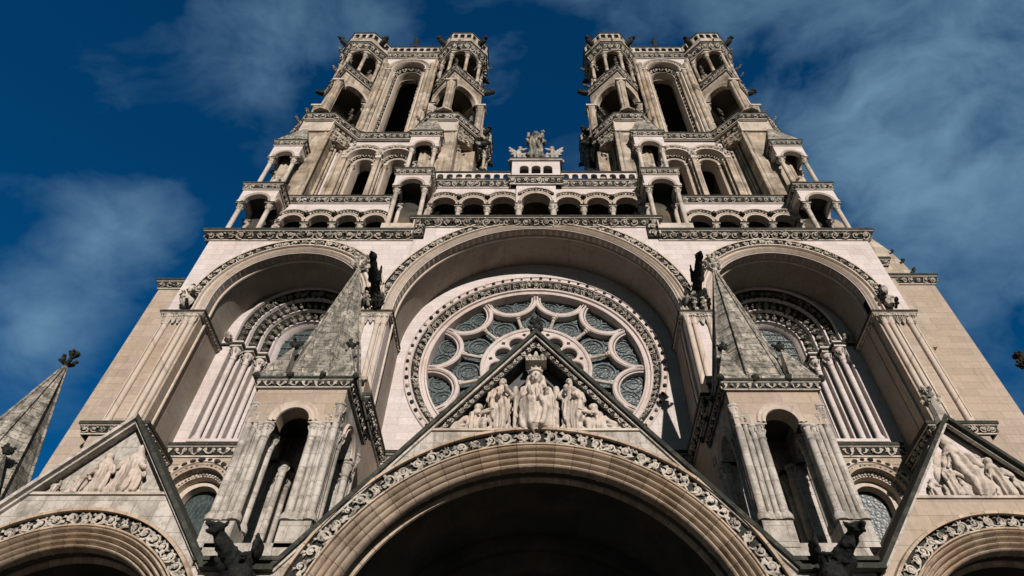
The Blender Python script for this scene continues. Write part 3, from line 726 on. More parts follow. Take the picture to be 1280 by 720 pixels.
for k in range(12):
    c = pol(2.77, 30 * k); bar(cm, circ(c[0], c[1], .47), .035, YT + .28, .08, 'lead_came', True); bar(cm, circ(c[0], c[1], .28), .016, YT + .31, .06, 'lead_came', True); bar(trac, circ(c[0], c[1], .56), .02, YT + .30, .08, 'stone_shade_dark', True)
    c = pol(3.55, 30 * k); bar(cm, circ(c[0], c[1], .2), .02, YT + .31, .08, 'lead_came', True)
    a = 30 * k + 15
    for da, rr, q in ((-6.2, 3.92, .44), (6.2, 3.92, .44)):
        c = pol(rr, a + da); bar(cm, circ(c[0], c[1], q), .032, YT + .30, .08, 'lead_came', True); bar(cm, circ(c[0], c[1], q * .6), .014, YT + .31, .08, 'lead_came', True)
    for rr in (.25,): c = pol(1.55, 30 * k); bar(cm, circ(c[0], c[1], rr, 16), .014, YT + .31, .08, 'lead_came', True)
    for j in range(2): p0 = pol(2.3 + j * .5, 30 * k + 10); p1 = pol(2.3 + j * .5 + .3, 30 * k + 7)
for k in range(24):
    p0 = pol(.4, 15 * k + 7); p1 = pol(4.4, 15 * k + 7); bar(cm, [p0, p1], .016, YT + .32, .04, 'lead_came')
link('lead_cames', cm, glass)

# ================================================================ side windows in the recesses
for s in (-1, 1):
    cx = CX[s]; zc = 22.4; Y0 = 20.0; m = MB('stone_pale')
    m.arch(cx, zc, [(2.54, Y0), (2.54, Y0 - .08), (2.46, Y0 - .08), (2.44, Y0 + .03)], z0=21.5, n=44)
    rr = 2.44; yy = Y0 + .03
    for k in range(3):
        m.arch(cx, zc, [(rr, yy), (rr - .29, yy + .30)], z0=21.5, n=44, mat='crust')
        m.arch(cx, zc, [(rr - .27, yy + .28), (rr - .28, yy + .20), (rr - .36, yy + .18), (rr - .40, yy + .33)], z0=21.5, n=44)
        rr -= .40; yy += .33
    m.arch(cx, zc, [(rr + .02, yy), (rr, yy - .02), (rr - .12, yy + .15), (rr - .16, yy + .4)], z0=16.62, n=40)
    # stepped jambs with shafts
    r1 = 2.5; y1 = Y0
    for k in range(3):
        for sg in (-1, 1):
            xa = cx + sg * r1; xb = cx + sg * (r1 - .40); m.box(min(xa, xb), max(xa, xb), y1 + .34, y1 + .8, 16.6, 21.25, 'stone_pale')
            X = cx + sg * (r1 - .2); Y = y1 + .16
            m.lathe(X, Y, [(.17, 16.62), (.17, 16.75), (.12, 16.86), (.105, 16.9), (.105, 20.6), (.13, 20.62), (.11, 20.66), (.15, 20.95), (.22, 21.2)], 14)
            m.box(X - .24, X + .24, Y - .24, Y + .24, 21.2, 21.3, 'stone_trim'); m.box(X - .29, X + .29, Y - .29, Y + .3, 21.3, 21.4, 'ledge'); m.box(X - .26, X + .26, Y - .26, Y + .3, 21.4, 21.5, 'stone_pale')
            if k == 0: m.box(min(cx + sg * 2.5, cx + sg * 3.0), max(cx + sg * 2.5, cx + sg * 3.0), Y0 - .1, Y0 + .1, 21.28, 21.36, 'ledge')
        r1 -= .40; y1 += .34
    m.box(cx - 2.5, cx + 2.5, Y0 - .04, Y0 + 1.3, 16.5, 16.62, 'stone_pale')
    o = link('side_window', m, cath)
    ml = MB(); rr = 2.44; yy = Y0 + .03
    for k in range(3):
        ml = MB(); arch_units(ml, 'scroll' if k == 0 else 'fig', cx, yy + .14, zc, rr - .145, .34, z0=21.6, tilt=.78, sy=.34, mat='carved_dark'); rr -= .40; yy += .33
        arch_units(ml, 'small', cx, yy - .1, zc, rr + .13, .24, tilt=.78, sy=.3, mat='crust'); link('carved_order', ml, o, recalc=False)
    r1 = 2.5; y1 = Y0
    for k in range(3):
        for sg in (-1, 1):
            ml = MB()
            for q in range(6):
                a = PI + PI * q / 5; ox, oy = math.cos(a), math.sin(a)
                place(ml, 'hook', (cx + sg * (r1 - .2) + ox * .14, y1 + .16 + oy * .14, 20.9 + .1 * (q % 2)), (-oy, ox, 0), (0, 0, 1), (ox, oy, 0), .14, .22, sy=.12)
            link('carved_capital', ml, o, recalc=False)
        r1 -= .40; y1 += .34
    for sg in (-1, 1):
        ml = MB()
        for q in range(4): place(ml, 'hook', (cx + sg * (2.52 + .1 * q), Y0 - .08, 21.5 + .06 * q), (1, 0, 0), (0, 0, 1), (0, -1, 0), .24, sy=.25)
        link('carved_corbel', ml, o, recalc=False)
    g_ = MB('leaded_glass'); g_.box(cx - 1.3, cx + 1.3, Y0 + 1.28, Y0 + 1.3, 16.5, 23.9)
    go_ = link('window_glass', g_, o)
    cm = MB('lead_came')
    for zz in np.arange(16.9, 23.6, .42):
        cm.box(cx - 1.25, cx + 1.25, Y0 + 1.22, Y0 + 1.26, zz, zz + .03)
    for xx in np.arange(-1.1, 1.2, .27): cm.box(cx + xx, cx + xx + .02, Y0 + 1.24, Y0 + 1.27, 16.6, 23.6)
    link('lead_cames', cm, go_)

# ================================================================ galleries above the front
def arcade(xs, y, z0, zcap, ztop, th, parent, s=1, colr=.12, hood=True, ymid=None, rscale=1.0):
    """arches between the column positions xs, on the plane y"""
    m = MB('stone_pale'); ml = MB()
    holes = []
    for a, b in zip(xs[:-1], xs[1:]): holes.append(((a + b) / 2, (b - a) / 2 - .15, zcap + .06, zcap - .01))
    m.wall(xs[0] - .15, xs[-1] + .15, zcap, ztop, y, y + th, holes, n=16, reveal='stone_trim', faces='fb')
    for a, b in zip(xs[:-1], xs[1:]):
        cx = (a + b) / 2; hf = (b - a) / 2; r = hf - .15
        m.arch(cx, zcap + .06, [(r, y), (r + .01, y - .05), (r + .07, y - .07), (r + .10, y - .02), (r + .13, y - .07), (r + .18, y - .07), (r + .2, y)], n=20, mat='stone_moulding')
        hr = r + .33; cl_ = math.acos(min(1, hf / hr)); m.arch(cx, zcap + .06, [(hr + .06, y), (hr + .06, y - .16), (hr, y - .16), (hr - .03, y - .08)], n=20, mat='stone_trim', clip=cl_); m.arch(cx, zcap + .06, [(hr - .03, y - .02), (hr - .14, y - .004)], n=20, mat='crust', clip=cl_)
        arch_units(ml, 'small', cx, y - .05, zcap + .06, hr - .08, .15, sy=.16, a0=PI - cl_ - .1, a1=cl_ + .1)
    o = link('arcade', m, parent); link('leaf_hoods', ml, o, recalc=False)
    for x in xs:
        c = MB('stone_trim'); column(c, x, y + th * .5, z0, zcap, colr, 12, cap=.42, sq=.2)
        link('column', c, parent, recalc=False)
    for x in xs[1:-1]:
        c = MB(); c.ball((x, y - .16, zcap + .56), (.13, .14, .14), 'crust', jit=.25); c.ball((x, y - .27, zcap + .52), (.07, .07, .07), 'leaf_stone', jit=.2)
        link('carved_head', c, parent, recalc=False)
for s in (-1, 1):
    ga = empty('side_gallery', (s * 9.85, 19, 26.2), cath)
    sc_ = 1.0 if s < 0 else 1.02
    xs = sorted([s * v * sc_ for v in (7.17, 8.5, 9.83, 11.17, 12.5)])
    arcade(xs, 19.0, 26.3, 28.6, 30.25, .35, ga)
    m = MB('stone_pale'); ml = MB()
    cornice(m, ml, [(xs[0] - .3, 19.0), (xs[-1] + .3, 19.0)], 30.2, .56, .2, size=.36, back=1.8, lid=.09)
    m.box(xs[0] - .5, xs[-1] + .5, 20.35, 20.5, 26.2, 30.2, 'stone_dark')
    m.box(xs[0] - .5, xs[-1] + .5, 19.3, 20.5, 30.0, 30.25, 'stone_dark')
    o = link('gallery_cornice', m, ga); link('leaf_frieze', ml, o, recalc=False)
# central gallery
gc = empty('central_gallery', (0, 19, 27.3), cath)
arcade([-5.35, -3.87, -2.44, -.86], 19.0, 27.3, 30.1, 31.75, .35, gc); arcade([.86, 2.38, 3.82, 5.3], 19.0, 27.3, 30.1, 31.75, .35, gc)
arcade([-.86, .86], 18.82, 27.3, 30.1, 31.75, .5, gc, colr=.16)
m = MB('stone_pale'); ml = MB()
cornice(m, ml, [(-5.5, 19.0), (-1.3, 19.0), (-1.3, 18.78), (1.3, 18.78), (1.3, 19.0), (5.5, 19.0)], 31.65, .66, .2, size=.38, back=1.8, lid=.1)
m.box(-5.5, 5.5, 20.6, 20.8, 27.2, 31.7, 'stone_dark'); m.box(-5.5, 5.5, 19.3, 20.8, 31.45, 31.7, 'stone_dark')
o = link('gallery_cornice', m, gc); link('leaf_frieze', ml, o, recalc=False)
def balustrade(x0, x1, y, z0, z1, n, parent, M=None, th=.16, rail='ledge', blind=False, mat='stone_pale'):
    m = MB(mat)
    if M is not None: m.M = M
    w_ = (x1 - x0) / n; r = w_ * .34; zs = z1 - .12 - r - .1
    m.wall(x0, x1, z0 + .06, z1 - .1, y, y + th, [(x0 + w_ * (i + .5), r, zs, z0 + .12) for i in range(n)], n=10)
    if blind: m.box(x0, x1, y + th + .01, y + th + .06, z0, z1 - .1, 'crust'); m.box(x0, x1, y - .02, y - .004, z0 + .1, (z0 + zs) / 2, 'stone_tower')
    m.box(x0 - .03, x1 + .03, y - .06, y + th + .06, z1 - .1, z1, rail); m.box(x0 - .03, x1 + .03, y - .05, y + th + .05, z0, z0 + .06, 'stone_trim')
    return m
for x0, x1 in ((-5.3, -1.32), (1.32, 5.3)):
    link('balustrade', balustrade(x0, x1, 18.95, 32.32, 33.2, 8, gc), gc)
m = MB('stone_pale')
m.wall(-1.27, 1.27, 32.3, 33.75, 18.62, 18.8, [(-.62, .24, 33.05, 32.5), (0, .24, 33.05, 32.5), (.62, .24, 33.05, 32.5)], n=12)
m.box(-1.27, -1.1, 18.8, 19.9, 32.3, 33.75); m.box(1.1, 1.27, 18.8, 19.9, 32.3, 33.75); m.box(-1.27, 1.27, 19.5, 19.9, 32.3, 33.75, 'stone_wall')
m.box(-1.4, 1.4, 18.52, 20.0, 33.75, 33.86, 'stone_trim'); m.box(-1.42, 1.42, 18.49, 20.0, 33.86, 33.95, 'ledge'); m.box(-.42, .42, 18.55, 19.3, 33.95, 34.12, 'stone_weathered')
link('statue_platform', m, gc)

# ================================================================ tabernacles (stepped open pavilions on the buttresses)
def arch_panel(m, ml, A, B, zcap, ztop, th, inset=.0, hood=.0, r=None, n=16, mat='stone_pale', orn=None, rad_mould=.16):
    """wall panel with a round arch between plan points A and B (outside on the right of A->B)"""
    A = Vector(A); B = Vector(B); d = B - A; L = d.length; a = math.atan2(d.y, d.x)
    m.M = ml.M = Tm(A.x, A.y, 0) @ Rz(a)
    r = r or L / 2 - .2
    m.wall(0, L, zcap, ztop, 0, th, [(L / 2, r, zcap + .05, zcap)], n=n, mat=mat, caps=False)
    m.arch(L / 2, zcap + .05, [(r, .06), (r + .01, -.03), (r + rad_mould * .4, -.06), (r + rad_mould * .6, -.01), (r + rad_mould, -.06), (r + rad_mould * 1.2, 0)], n=20, mat='stone_moulding')
    if orn: arch_units(ml, orn, L / 2, -.02, zcap + .05, r + rad_mould * 1.2 + .1, .2, sy=.2, a0=PI * .95, a1=PI * .05)
    m.M = np.eye(4); ml.M = np.eye(4)
def tabernacle(x0, x1, y0, y1, z0, zcap, zfr, zlid, roof, parent, depth_back, proj=.16, figure=True, s=1):
    m = MB('stone_pale'); ml = MB()
    P = [(x0, y0), (x1, y0), (x1, y1), (x0, y1)]
    for i in (0, 1, 3): arch_panel(m, ml, P[i], P[(i + 1) % 4], zcap, zfr + .05, .22, r=(x1 - x0) / 2 - .3, rad_mould=.12)
    m.box(x0 + .2, x1 - .2, y1 - .25, y1, z0, zfr, 'stone_dark')
    m.box(x0 + .05, x1 - .05, y0 + .05, y1, zfr - .2, zfr, 'stone_dark')
    m.box(x0 + .02, x1 - .02, y1, depth_back, max(z0 - 1.5, 26.2), zfr, 'stone_wall')
    m.box(x0 - .02, x1 + .02, y0 + .0, y1, z0 - .3, z0 + .12, 'stone_trim')
    cornice(m, ml, [(x0, depth_back), (x0, y0), (x1, y0), (x1, depth_back)], zfr, zlid - zfr, proj, size=.3, kind='scroll', back=.5)
    if roof:
        yb = depth_back; cx = (x0 + x1) / 2; cy = (y0 + y1) / 2
        m.add([(x0 - .1, y0 - .1, zlid), (x1 + .1, y0 - .1, zlid), (x1 + .1, y1 + .1, zlid), (x0 - .1, y1 + .1, zlid), (cx, cy + .1, zlid + roof)], [(0, 1, 4), (1, 2, 4), (2, 3, 4), (3, 0, 4)], 'stone_spire')
    o = link('tabernacle', m, parent, smooth=35); link('leaf_frieze', ml, o, recalc=False)
    for px, py in ((x0 + .18, y0 + .18), (x1 - .18, y0 + .18), (x0 + .18, y1 - .2), (x1 - .18, y1 - .2)):
        c = MB('stone_trim'); column(c, px, py, z0 + .1, zcap, .115, 12, cap=.42, sq=.2); link('column', c, o, recalc=False)
    # crockets climbing the rear corner
    c = MB()
    for i in range(9):
        for sx in (x0, x1):
            z = zlid - 2.6 + .36 * i
            place(c, 'hook', (sx, y1 + .35 + .12 * (9 - i) * .3, z), (0, 1, 0), (0, 0, 1), (1 if sx == x1 else -1, 0, 0), .3, .36, sy=.3, mat='crust' if i % 2 else 'leaf_stone')
    link('crockets', c, o, recalc=False)
    return o
for s in (-1, 1):
    k = 1 if s < 0 else 1.015
    def X(a, b): return sorted((s * a * k, s * b * k))
    a, b = X(12.42, 14.15); tabernacle(a, b, 17.9, 19.3, 26.25, 28.75, 29.75, 30.3, 0, cath, 20.8, s=s)
    a, b = X(12.85, 14.42); tabernacle(a, b, 18.55, 19.8, 30.4, 34.1, 35.25, 35.8, 3.1, cath, 21.2, s=s)
    a, b = X(5.25, 6.98); tabernacle(a, b, 17.9, 19.3, 26.9, 30.15, 31.15, 31.68, 0, cath, 20.8, s=s)
    a, b = X(5.42, 7.05); tabernacle(a, b, 18.6, 19.9, 31.8, 35.3, 36.45, 37.0, 3.4, cath, 21.2, s=s)
    # pedestal block under the inner pavilion
    m = MB('stone_wall'); a, b = X(5.45, 6.95); m.box(a, b, 18.0, 19.4, 26.2, 27.0); link('pedestal', m, cath)
    # weathered slopes over the lower pavilions
    m = MB('stone_spire')
    for (a, b), zz, y0_, y1_, z1_ in ((X(12.42, 14.15), 30.32, 17.8, 18.6, 31.2), (X(5.25, 6.98), 31.7, 17.8, 18.6, 32.0)):
        m.add([(a, y0_, zz), (b, y0_, zz), (b, y1_, z1_), (a, y1_, z1_), (a, y1_, zz), (b, y1_, zz)], [(0, 1, 2, 3), (0, 3, 4), (1, 5, 2)])
    link('sloped_cap', m, cath)

# ================================================================ bell towers
def octagon(cx, cy, r, n=8, rot=PI / 8): return [(cx + r * math.cos(rot + 2 * PI * i / n), cy + r * math.sin(rot + 2 * PI * i / n)) for i in range(n)]
def bell_tower(s):
    TX = s * 9.33; TY = 24.77; hs = 3.74; H = 4.37
    tw = empty('bell_tower', (TX, TY, 26.2), cath)
    # --- window stage
    m = MB('stone_tower')
    m.wall(TX - 2.9, TX + 2.9, 26.2, 39.5, TY - H + .1, TY - H + 1.2, [(TX - .98, .95, 37.55, 30), (TX + .98, .95, 37.55, 30)], n=24, faces='fb', mat='stone_pale')
    m.box(TX - H + .1, TX + H - .1, TY + H - 1.2, TY + H - .1, 26.2, 39.4, 'stone_tower'); m.box(TX - H + .2, TX + H - .2, TY - H + .7, TY + H - .2, 39.2, 39.4, 'stone_shade_dark')
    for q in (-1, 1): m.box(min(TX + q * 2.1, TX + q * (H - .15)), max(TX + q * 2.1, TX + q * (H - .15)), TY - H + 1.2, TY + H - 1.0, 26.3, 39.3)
    m.box(TX - 2.2, TX + 2.2, TY - .1, TY + .1, 26.2, 39.3, 'stone_shade_dark')
    link('window_stage', m, tw)
    for sg in (-1, 1):
        cx = TX + sg * .98; y = TY - H + .1; m = MB('stone_tower'); ml = MB()
        m.arch(cx, 37.55, [(.98, y + .02), (.96, y - .03), (.9, y - .03), (.88, y + .05), (.84, y + .3), (.80, y + .34)], z0=37.3, n=24, mat='stone_moulding')
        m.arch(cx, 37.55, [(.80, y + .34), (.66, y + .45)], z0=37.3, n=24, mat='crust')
        m.arch(cx, 37.4, [(.68, y + .42), (.62, y + .4), (.56, y + .45), (.5, y + .7), (.48, y + 1.2)], z0=29.5, n=24, mat='stone_moulding')
        for q in (-1, 1):
            for off, yy in ((.86, .18), (.66, .5)):
                m.lathe(cx + q * off, y + yy, [(.1, 29.5), (.1, 36.8), (.12, 36.85), (.17, 37.15)], 10); m.box(cx + q * off - .16, cx + q * off + .16, y + yy - .16, y + yy + .16, 37.15, 37.3, 'stone_trim')
            m.box(min(cx + q * .75, cx + q * .97), max(cx + q * .75, cx + q * .97), y + .36, y + .9, 29.5, 37.3)
        m.arch(cx, 37.6, [(1.22, y), (1.22, y - .12), (1.15, y - .12), (1.02, y - .01)], n=24, mat='stone_trim')
        for zz in np.arange(30, 36.0, 1.5): m.box(cx - .5, cx + .5, y + .95, y + 1.05, zz, zz + .06, 'stone_black')
        arch_units(ml, 'small', cx, y - .06, 37.6, 1.1, .19, sy=.16, a0=PI * .97, a1=PI * .03); arch_units(ml, 'small', cx, y + .38, 37.55, .73, .18, tilt=.5, sy=.18)
        o = link('arched_window', m, tw); link('carved_band', ml, o, recalc=False)
    m = MB('stone_tower'); y = TY - H + .1
    for q, xx in ((0, 0), (1, -1.98), (2, 1.98)): m.box(TX + xx - .12, TX + xx + .12, y - .12, y + .1, 29, 37.15); m.box(TX + xx - .17, TX + xx + .17, y - .17, y + .1, 37.15, 37.4, 'stone_trim')
    for xx in (-2.2, -2.42, 2.2, 2.42): m.lathe(TX + xx, y + .0, [(.11, 30), (.11, 38.3), (.18, 38.7)], 10)
    link('wall_shafts', m, tw)
    # --- buttress turrets below the belfry
    for ix in (-1, 1):
        for iy in (-1, 1):
            cx, cy = TX + ix * hs, TY + iy * hs
            m = MB('stone_tower')
            zb = 30.3 if ix == s else 32.2; m.prism(octagon(cx, cy, 1.82), 38.2, 39.5); m.box(cx - 1.0, cx + 1.0, cy - .6, cy + 1.0, zb, 38.3)
            if iy < 0:
                m.box(cx - .9, cx + .9, TY - H - 1.15, cy, zb, 38.2, 'stone_tower')
                m.add([(cx - .9, TY - H - 1.15, 38.2), (cx + .9, TY - H - 1.15, 38.2), (cx + .93, TY - H - 1.28, 39.5), (cx - .93, TY - H - 1.28, 39.5)], [(0, 1, 2, 3)], 'stone_trim')
                m.box(cx - .93, cx + .93, TY - H - 1.27, cy, 38.2, 39.5, 'stone_trim')
                for q in (-1, 1):
                    for dx in (.0, .22): m.lathe(cx + q * (.88 - dx), TY - H - 1.12, [(.09, 31), (.09, 38.6), (.14, 39.0)], 10, 'stone_tower')
                    m.box(min(cx + q * .55, cx + q * .60), max(cx + q * .55, cx + q * .60), TY - H - 1.18, TY - H - 1.1, zb, 38.2); m.lathe(cx + q * 1.0, TY - H - .05, [(.1, zb), (.1, 38.3), (.16, 38.7)], 10, 'stone_tower'); m.lathe(cx + q * .98, TY - H - .3, [(.08, zb), (.08, 38.4), (.13, 38.7)], 10, 'stone_tower')
            else:
                m.box(cx - .9, cx + .9, cy, TY + H + 1.15, zb, 39.4)
            sx = cx + ix * 1.0; m.box(min(cx, cx + ix * 1.9), max(cx, cx + ix * 1.9), cy - .5, cy + .8, zb, 38.2)
            o = link('buttress_turret', m, tw)
            for q in (-1, 1):
                ml = MB()
                if iy < 0:
                    for k in range(4):
                        for j in range(4 - k): place(ml, 'scroll', (cx + q * (1.1 + .3 * j), TY - H - .95 + .3 * j, 38.9 - .42 * k), (.707 * q, .707, 0), (0, 0, 1), (.707 * q, -.707, 0), .36)
                link('carved_bracket', ml, o, recalc=False)
    # --- string course around the whole plan
    def outline(r_oct, off):
        # front edge pieces of the clipped octagons joined by the wall faces
        c = []
        for (ix, iy) in ((-1, -1), (1, -1), (1, 1), (-1, 1)):
            cx, cy = TX + ix * hs, TY + iy * hs; o8 = octagon(cx, cy, r_oct)
            if (ix, iy) == (-1, -1): ids = [3, 4, 5, 6]
            elif (ix, iy) == (1, -1): ids = [5, 6, 7, 0]
            elif (ix, iy) == (1, 1): ids = [7, 0, 1, 2]
            else: ids = [1, 2, 3, 4]
            c.append([o8[i] for i in ids])
        P = []
        H2 = H + off
        A = c[0]; P += A; k = (H2 - hs)
        def clip(p, q, axis, val):
            t = (val - p[axis]) / (q[axis] - p[axis]); return (p[0] + (q[0] - p[0]) * t, p[1] + (q[1] - p[1]) * t)
        out = []
        for ci, (ix, iy) in enumerate(((-1, -1), (1, -1), (1, 1), (-1, 1))):
            cx, cy = TX + ix * hs, TY + iy * hs; o8 = octagon(cx, cy, r_oct)
            start = {(-1, -1): 3, (1, -1): 5, (1, 1): 7, (-1, 1): 1}[(ix, iy)]
            # clockwise seen from above is not needed: run counter-clockwise
            seq = [o8[(start + j) % 8] for j in range(-1, 5)]
            if (ix, iy) == (-1, -1): a = clip(seq[0], seq[1], 0, TX - H2); b = clip(seq[4], seq[5], 1, TY - H2)
            elif (ix, iy) == (1, -1): a = clip(seq[0], seq[1], 1, TY - H2); b = clip(seq[4], seq[5], 0, TX + H2)
            elif (ix, iy) == (1, 1): a = clip(seq[0], seq[1], 0, TX + H2); b = clip(seq[4], seq[5], 1, TY + H2)
            else: a = clip(seq[0], seq[1], 1, TY + H2); b = clip(seq[4], seq[5], 0, TX - H2)
            out += [a] + seq[1:5] + [b]
        return out
    ol = outline(2.12, -.0)
    m = MB('stone_pale'); ml = MB()
    cornice(m, ml, ol, 39.42, .68, .18, size=.42, closed=True, back=1.0)
    m.prism(ol, 39.3, 39.9, 'stone_inner')
    o = link('string_course', m, tw); link('leaf_frieze', ml, o, recalc=False)
    # --- belfry core: four walls with a tall opening, cut-back corners
    m = MB('stone_tower'); ow = 2.05
    for k in range(4):
        m.M = Tm(TX, TY, 0) @ Rz(k * PI / 2)
        m.wall(-ow, ow, 40.0, 52.1, -H + .03, -H + .6, [(0, 1.22, 50.15, 40.1)], n=24, faces='f', mat='stone_pale' if k == 0 else None)
        m.wall(-ow, ow, 40.0, 52.1, -H + 1.0, -H + 1.3, [(0, .78, 49.7, 40.1)], n=24)
        m.box(-ow, -1.2, -H + .03, -H + 1.3, 40, 50.0); m.box(1.2, ow, -H + .03, -H + 1.3, 40, 50.0)
        m.add([(ow, -H + .1, 40), (ow, -H + 1.2, 40), (ow + .9, -H + 2.1, 40), (H - 1.2, -ow, 40), (ow, -H + .1, 52), (ow, -H + 1.2, 52), (ow + .9, -H + 2.1, 52), (H - 1.2, -ow, 52)], [(0, 1, 5, 4), (1, 2, 6, 5), (2, 3, 7, 6)], 'stone_tower')
        # orders of the big opening
        m.arch(0, 50.15, [(1.60, -H + .03), (1.6, -H - .12), (1.5, -H - .12), (1.42, -H + .02)], n=28, mat='stone_trim')
        m.arch(0, 50.15, [(1.24, -H + .05), (1.26, -H - .05), (1.18, -H - .07), (1.12, -H + .05), (1.08, -H + .3)], z0=40.1, n=28, mat='stone_moulding')
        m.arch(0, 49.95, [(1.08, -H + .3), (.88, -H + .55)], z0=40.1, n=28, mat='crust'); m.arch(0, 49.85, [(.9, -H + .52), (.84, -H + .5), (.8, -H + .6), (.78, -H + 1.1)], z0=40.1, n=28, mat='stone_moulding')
        for q in (-1, 1):
            for xx, yy, r_, zt in ((1.42, -.04, .13, 49.5), (1.72, -.08, .16, 50.6), (1.97, -.02, .12, 51.6), (1.05, .22, .09, 49.6)):
                m.lathe(q * xx, -H + yy, [(r_ * 1.5, 40.1), (r_ * 1.4, 40.4), (r_, 40.5), (r_, zt - .4), (r_ * 1.15, zt - .36), (r_ * 1.6, zt)], 12, 'stone_tower')
                if zt < 50: m.box(q * xx - r_ * 1.7, q * xx + r_ * 1.7, -H + yy - r_ * 1.7, -H + yy + r_ * 1.7, zt, zt + .14, 'stone_trim')
    m.M = np.eye(4)
    m.box(TX - H + .9, TX + H - .9, TY - H + .9, TY + H - .9, 51.8, 52.2, 'stone_shade_dark')
    o = link('belfry', m, tw)
    ml = MB()
    for k in range(4):
        ml.M = Tm(TX, TY, 0) @ Rz(k * PI / 2)
        arch_units(ml, 'scroll', 0, -H + .0, 50.15, 1.35, .26, sy=.2, a0=PI * .98, a1=.02); 
        if k in (0, 1, 3): arch_units(ml, 'small', 0, -H + .42, 49.95, .98, .26, z0=40.3, tilt=.75, sy=.26, mat='leaf_stone')
    ml.M = np.eye(4); link('carved_jambs', ml, o, recalc=False)
    # top frieze and parapet between the corner turrets
    for k in range(4):
        m = MB('stone_pale'); ml = MB(); m.M = ml.M = Tm(TX, TY, 0) @ Rz(k * PI / 2)
        cornice(m, ml, [(-2.3, -H), (2.3, -H)], 52.02, .68, .22, size=.4, back=.8)
        mm = balustrade(-2.3, 2.3, -H - .1, 52.72, 54.05, 9, tw, M=m.M, blind=True, mat='stone_weathered')
        o = link('parapet', m, tw); link('leaf_frieze', ml, o, recalc=False); link('balustrade', mm, tw)
    # perched stone ox head in the middle of the parapet
    m = MB('leaf_stone'); hy = TY - H - .1
    m.tube([(TX - .05, hy + .1, 54.0), (TX - .05, hy, 54.5), (TX - .05, hy - .15, 54.85), (TX - .05, hy - .35, 55.0)], [.2, .18, .2, .09], 8, 'crust'); m.ball((TX - .05, hy - .1, 55.05), (.15, .2, .2), 'crust'); m.tube([(TX - .25, hy, 55.05), (TX - .05, hy, 55.2), (TX + .15, hy, 55.1)], .05, 6, 'crust')
    link('gargoyle', m, tw)
    # --- open corner turrets
    for ix in (-1, 1):
        for iy in (-1, 1):
            cx, cy = TX + ix * hs, TY + iy * hs; ang0 = math.atan2(iy, ix)
            # first level: diamond with a slim pier on each tip and round columns
            D = 1.78
            tips = [(cx + D * math.cos(a), cy + D * math.sin(a)) for a in (-PI / 2, 0, PI / 2, PI)]
            m = MB('stone_tower'); ml = MB()
            for i in range(4): arch_panel(m, ml, tips[i], tips[(i + 1) % 4], 44.95, 47.1, .32, r=.82, mat='stone_tower', orn=None, rad_mould=.24, n=18)
            m.prism([(cx + 1.7 * math.cos(a), cy + 1.7 * math.sin(a)) for a in (-PI / 2, 0, PI / 2, PI)], 46.7, 47.3, 'stone_inner')
            cornice(m, ml, [(cx + 1.86 * math.cos(a), cy + 1.86 * math.sin(a)) for a in (-PI / 2, 0, PI / 2, PI)], 47.0, .62, .2, size=.36, closed=True, back=.4)
            o = link('turret_stage', m, tw); link('leaf_frieze', ml, o, recalc=False)
            for i, (px, py) in enumerate(tips):
                a = (-PI / 2, 0, PI / 2, PI)[i]; ux, uy = math.cos(a), math.sin(a)
                front = (a == iy * PI / 2) or (a == (0 if ix > 0 else PI))
                c = MB('stone_tower')
                if front:
                    X_, Y_ = px + ux * .05, py + uy * .05
                    for q in range(6): c.lathe(X_ + .17 * math.cos(q * PI / 3 + a), Y_ + .17 * math.sin(q * PI / 3 + a), [(.12, 40.5), (.12, 44.3), (.13, 44.35), (.19, 44.75)], 8)
                    c.lathe(X_, Y_, [(.62, 40.1), (.6, 40.3), (.3, 40.75)], 8); c.box(X_ - .36, X_ + .36, Y_ - .36, Y_ + .36, 44.75, 44.95, 'stone_trim')
                else:
                    X_, Y_ = px - ux * .12, py - uy * .12
                    column(c, X_, Y_, 40.1, 44.97, .33, 14, cap=.85, sq=.44)
                link('column', c, o, recalc=False)
                if not front: continue
            # diagonal columns between (big round ones seen from the front)
            # second level: octagon of slender columns
            m = MB('stone_tower'); ml = MB(); o8 = octagon(cx, cy, 1.62)
            for i in range(8): arch_panel(m, ml, o8[i], o8[(i + 1) % 8], 50.75, 51.5, .2, r=.44, mat='stone_tower', rad_mould=.08, n=10)
            m.prism(octagon(cx, cy, 1.6), 51.35, 51.6, 'stone_shade_dark'); m.prism(octagon(cx, cy, 1.62), 47.6, 47.8, 'stone_tower')
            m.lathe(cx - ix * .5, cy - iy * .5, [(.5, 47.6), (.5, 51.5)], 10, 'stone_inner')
            cornice(m, ml, octagon(cx, cy, 1.66), 51.4, .9, .3, size=.44, closed=True, back=.3)
            o = link('turret_crown', m, tw); link('leaf_frieze', ml, o, recalc=False)
            for i in range(8):
                a = PI / 8 + i * PI / 4
                c = MB('stone_tower'); column(c, cx + 1.5 * math.cos(a), cy + 1.5 * math.sin(a), 47.7, 50.78, .125, 10, cap=.42, sq=.19); link('column', c, o, recalc=False)
            c = MB('stone_pale'); o9 = octagon(cx, cy, 1.98); 
            for i in range(8):
                A = Vector(o9[i]); B = Vector(o9[(i + 1) % 8]); d = B - A
                q = balustrade(0, d.length, 0, 52.3, 54.0, 3, tw, M=Tm(A.x, A.y, 0) @ Rz(math.atan2(d.y, d.x)), blind=True, mat='stone_weathered')
                off = c.n; c.V += q.V; c.F += [tuple(i_ + off for i_ in f_) for f_ in q.F]
                for mm_ in q.mats:
                    if mm_ not in c.mats: c.mats.append(mm_)
                c.MI += [c.mats.index(q.mats[x_]) for x_ in q.MI]; c.n += q.n
            link('balustrade', c, tw)
            q = MB()
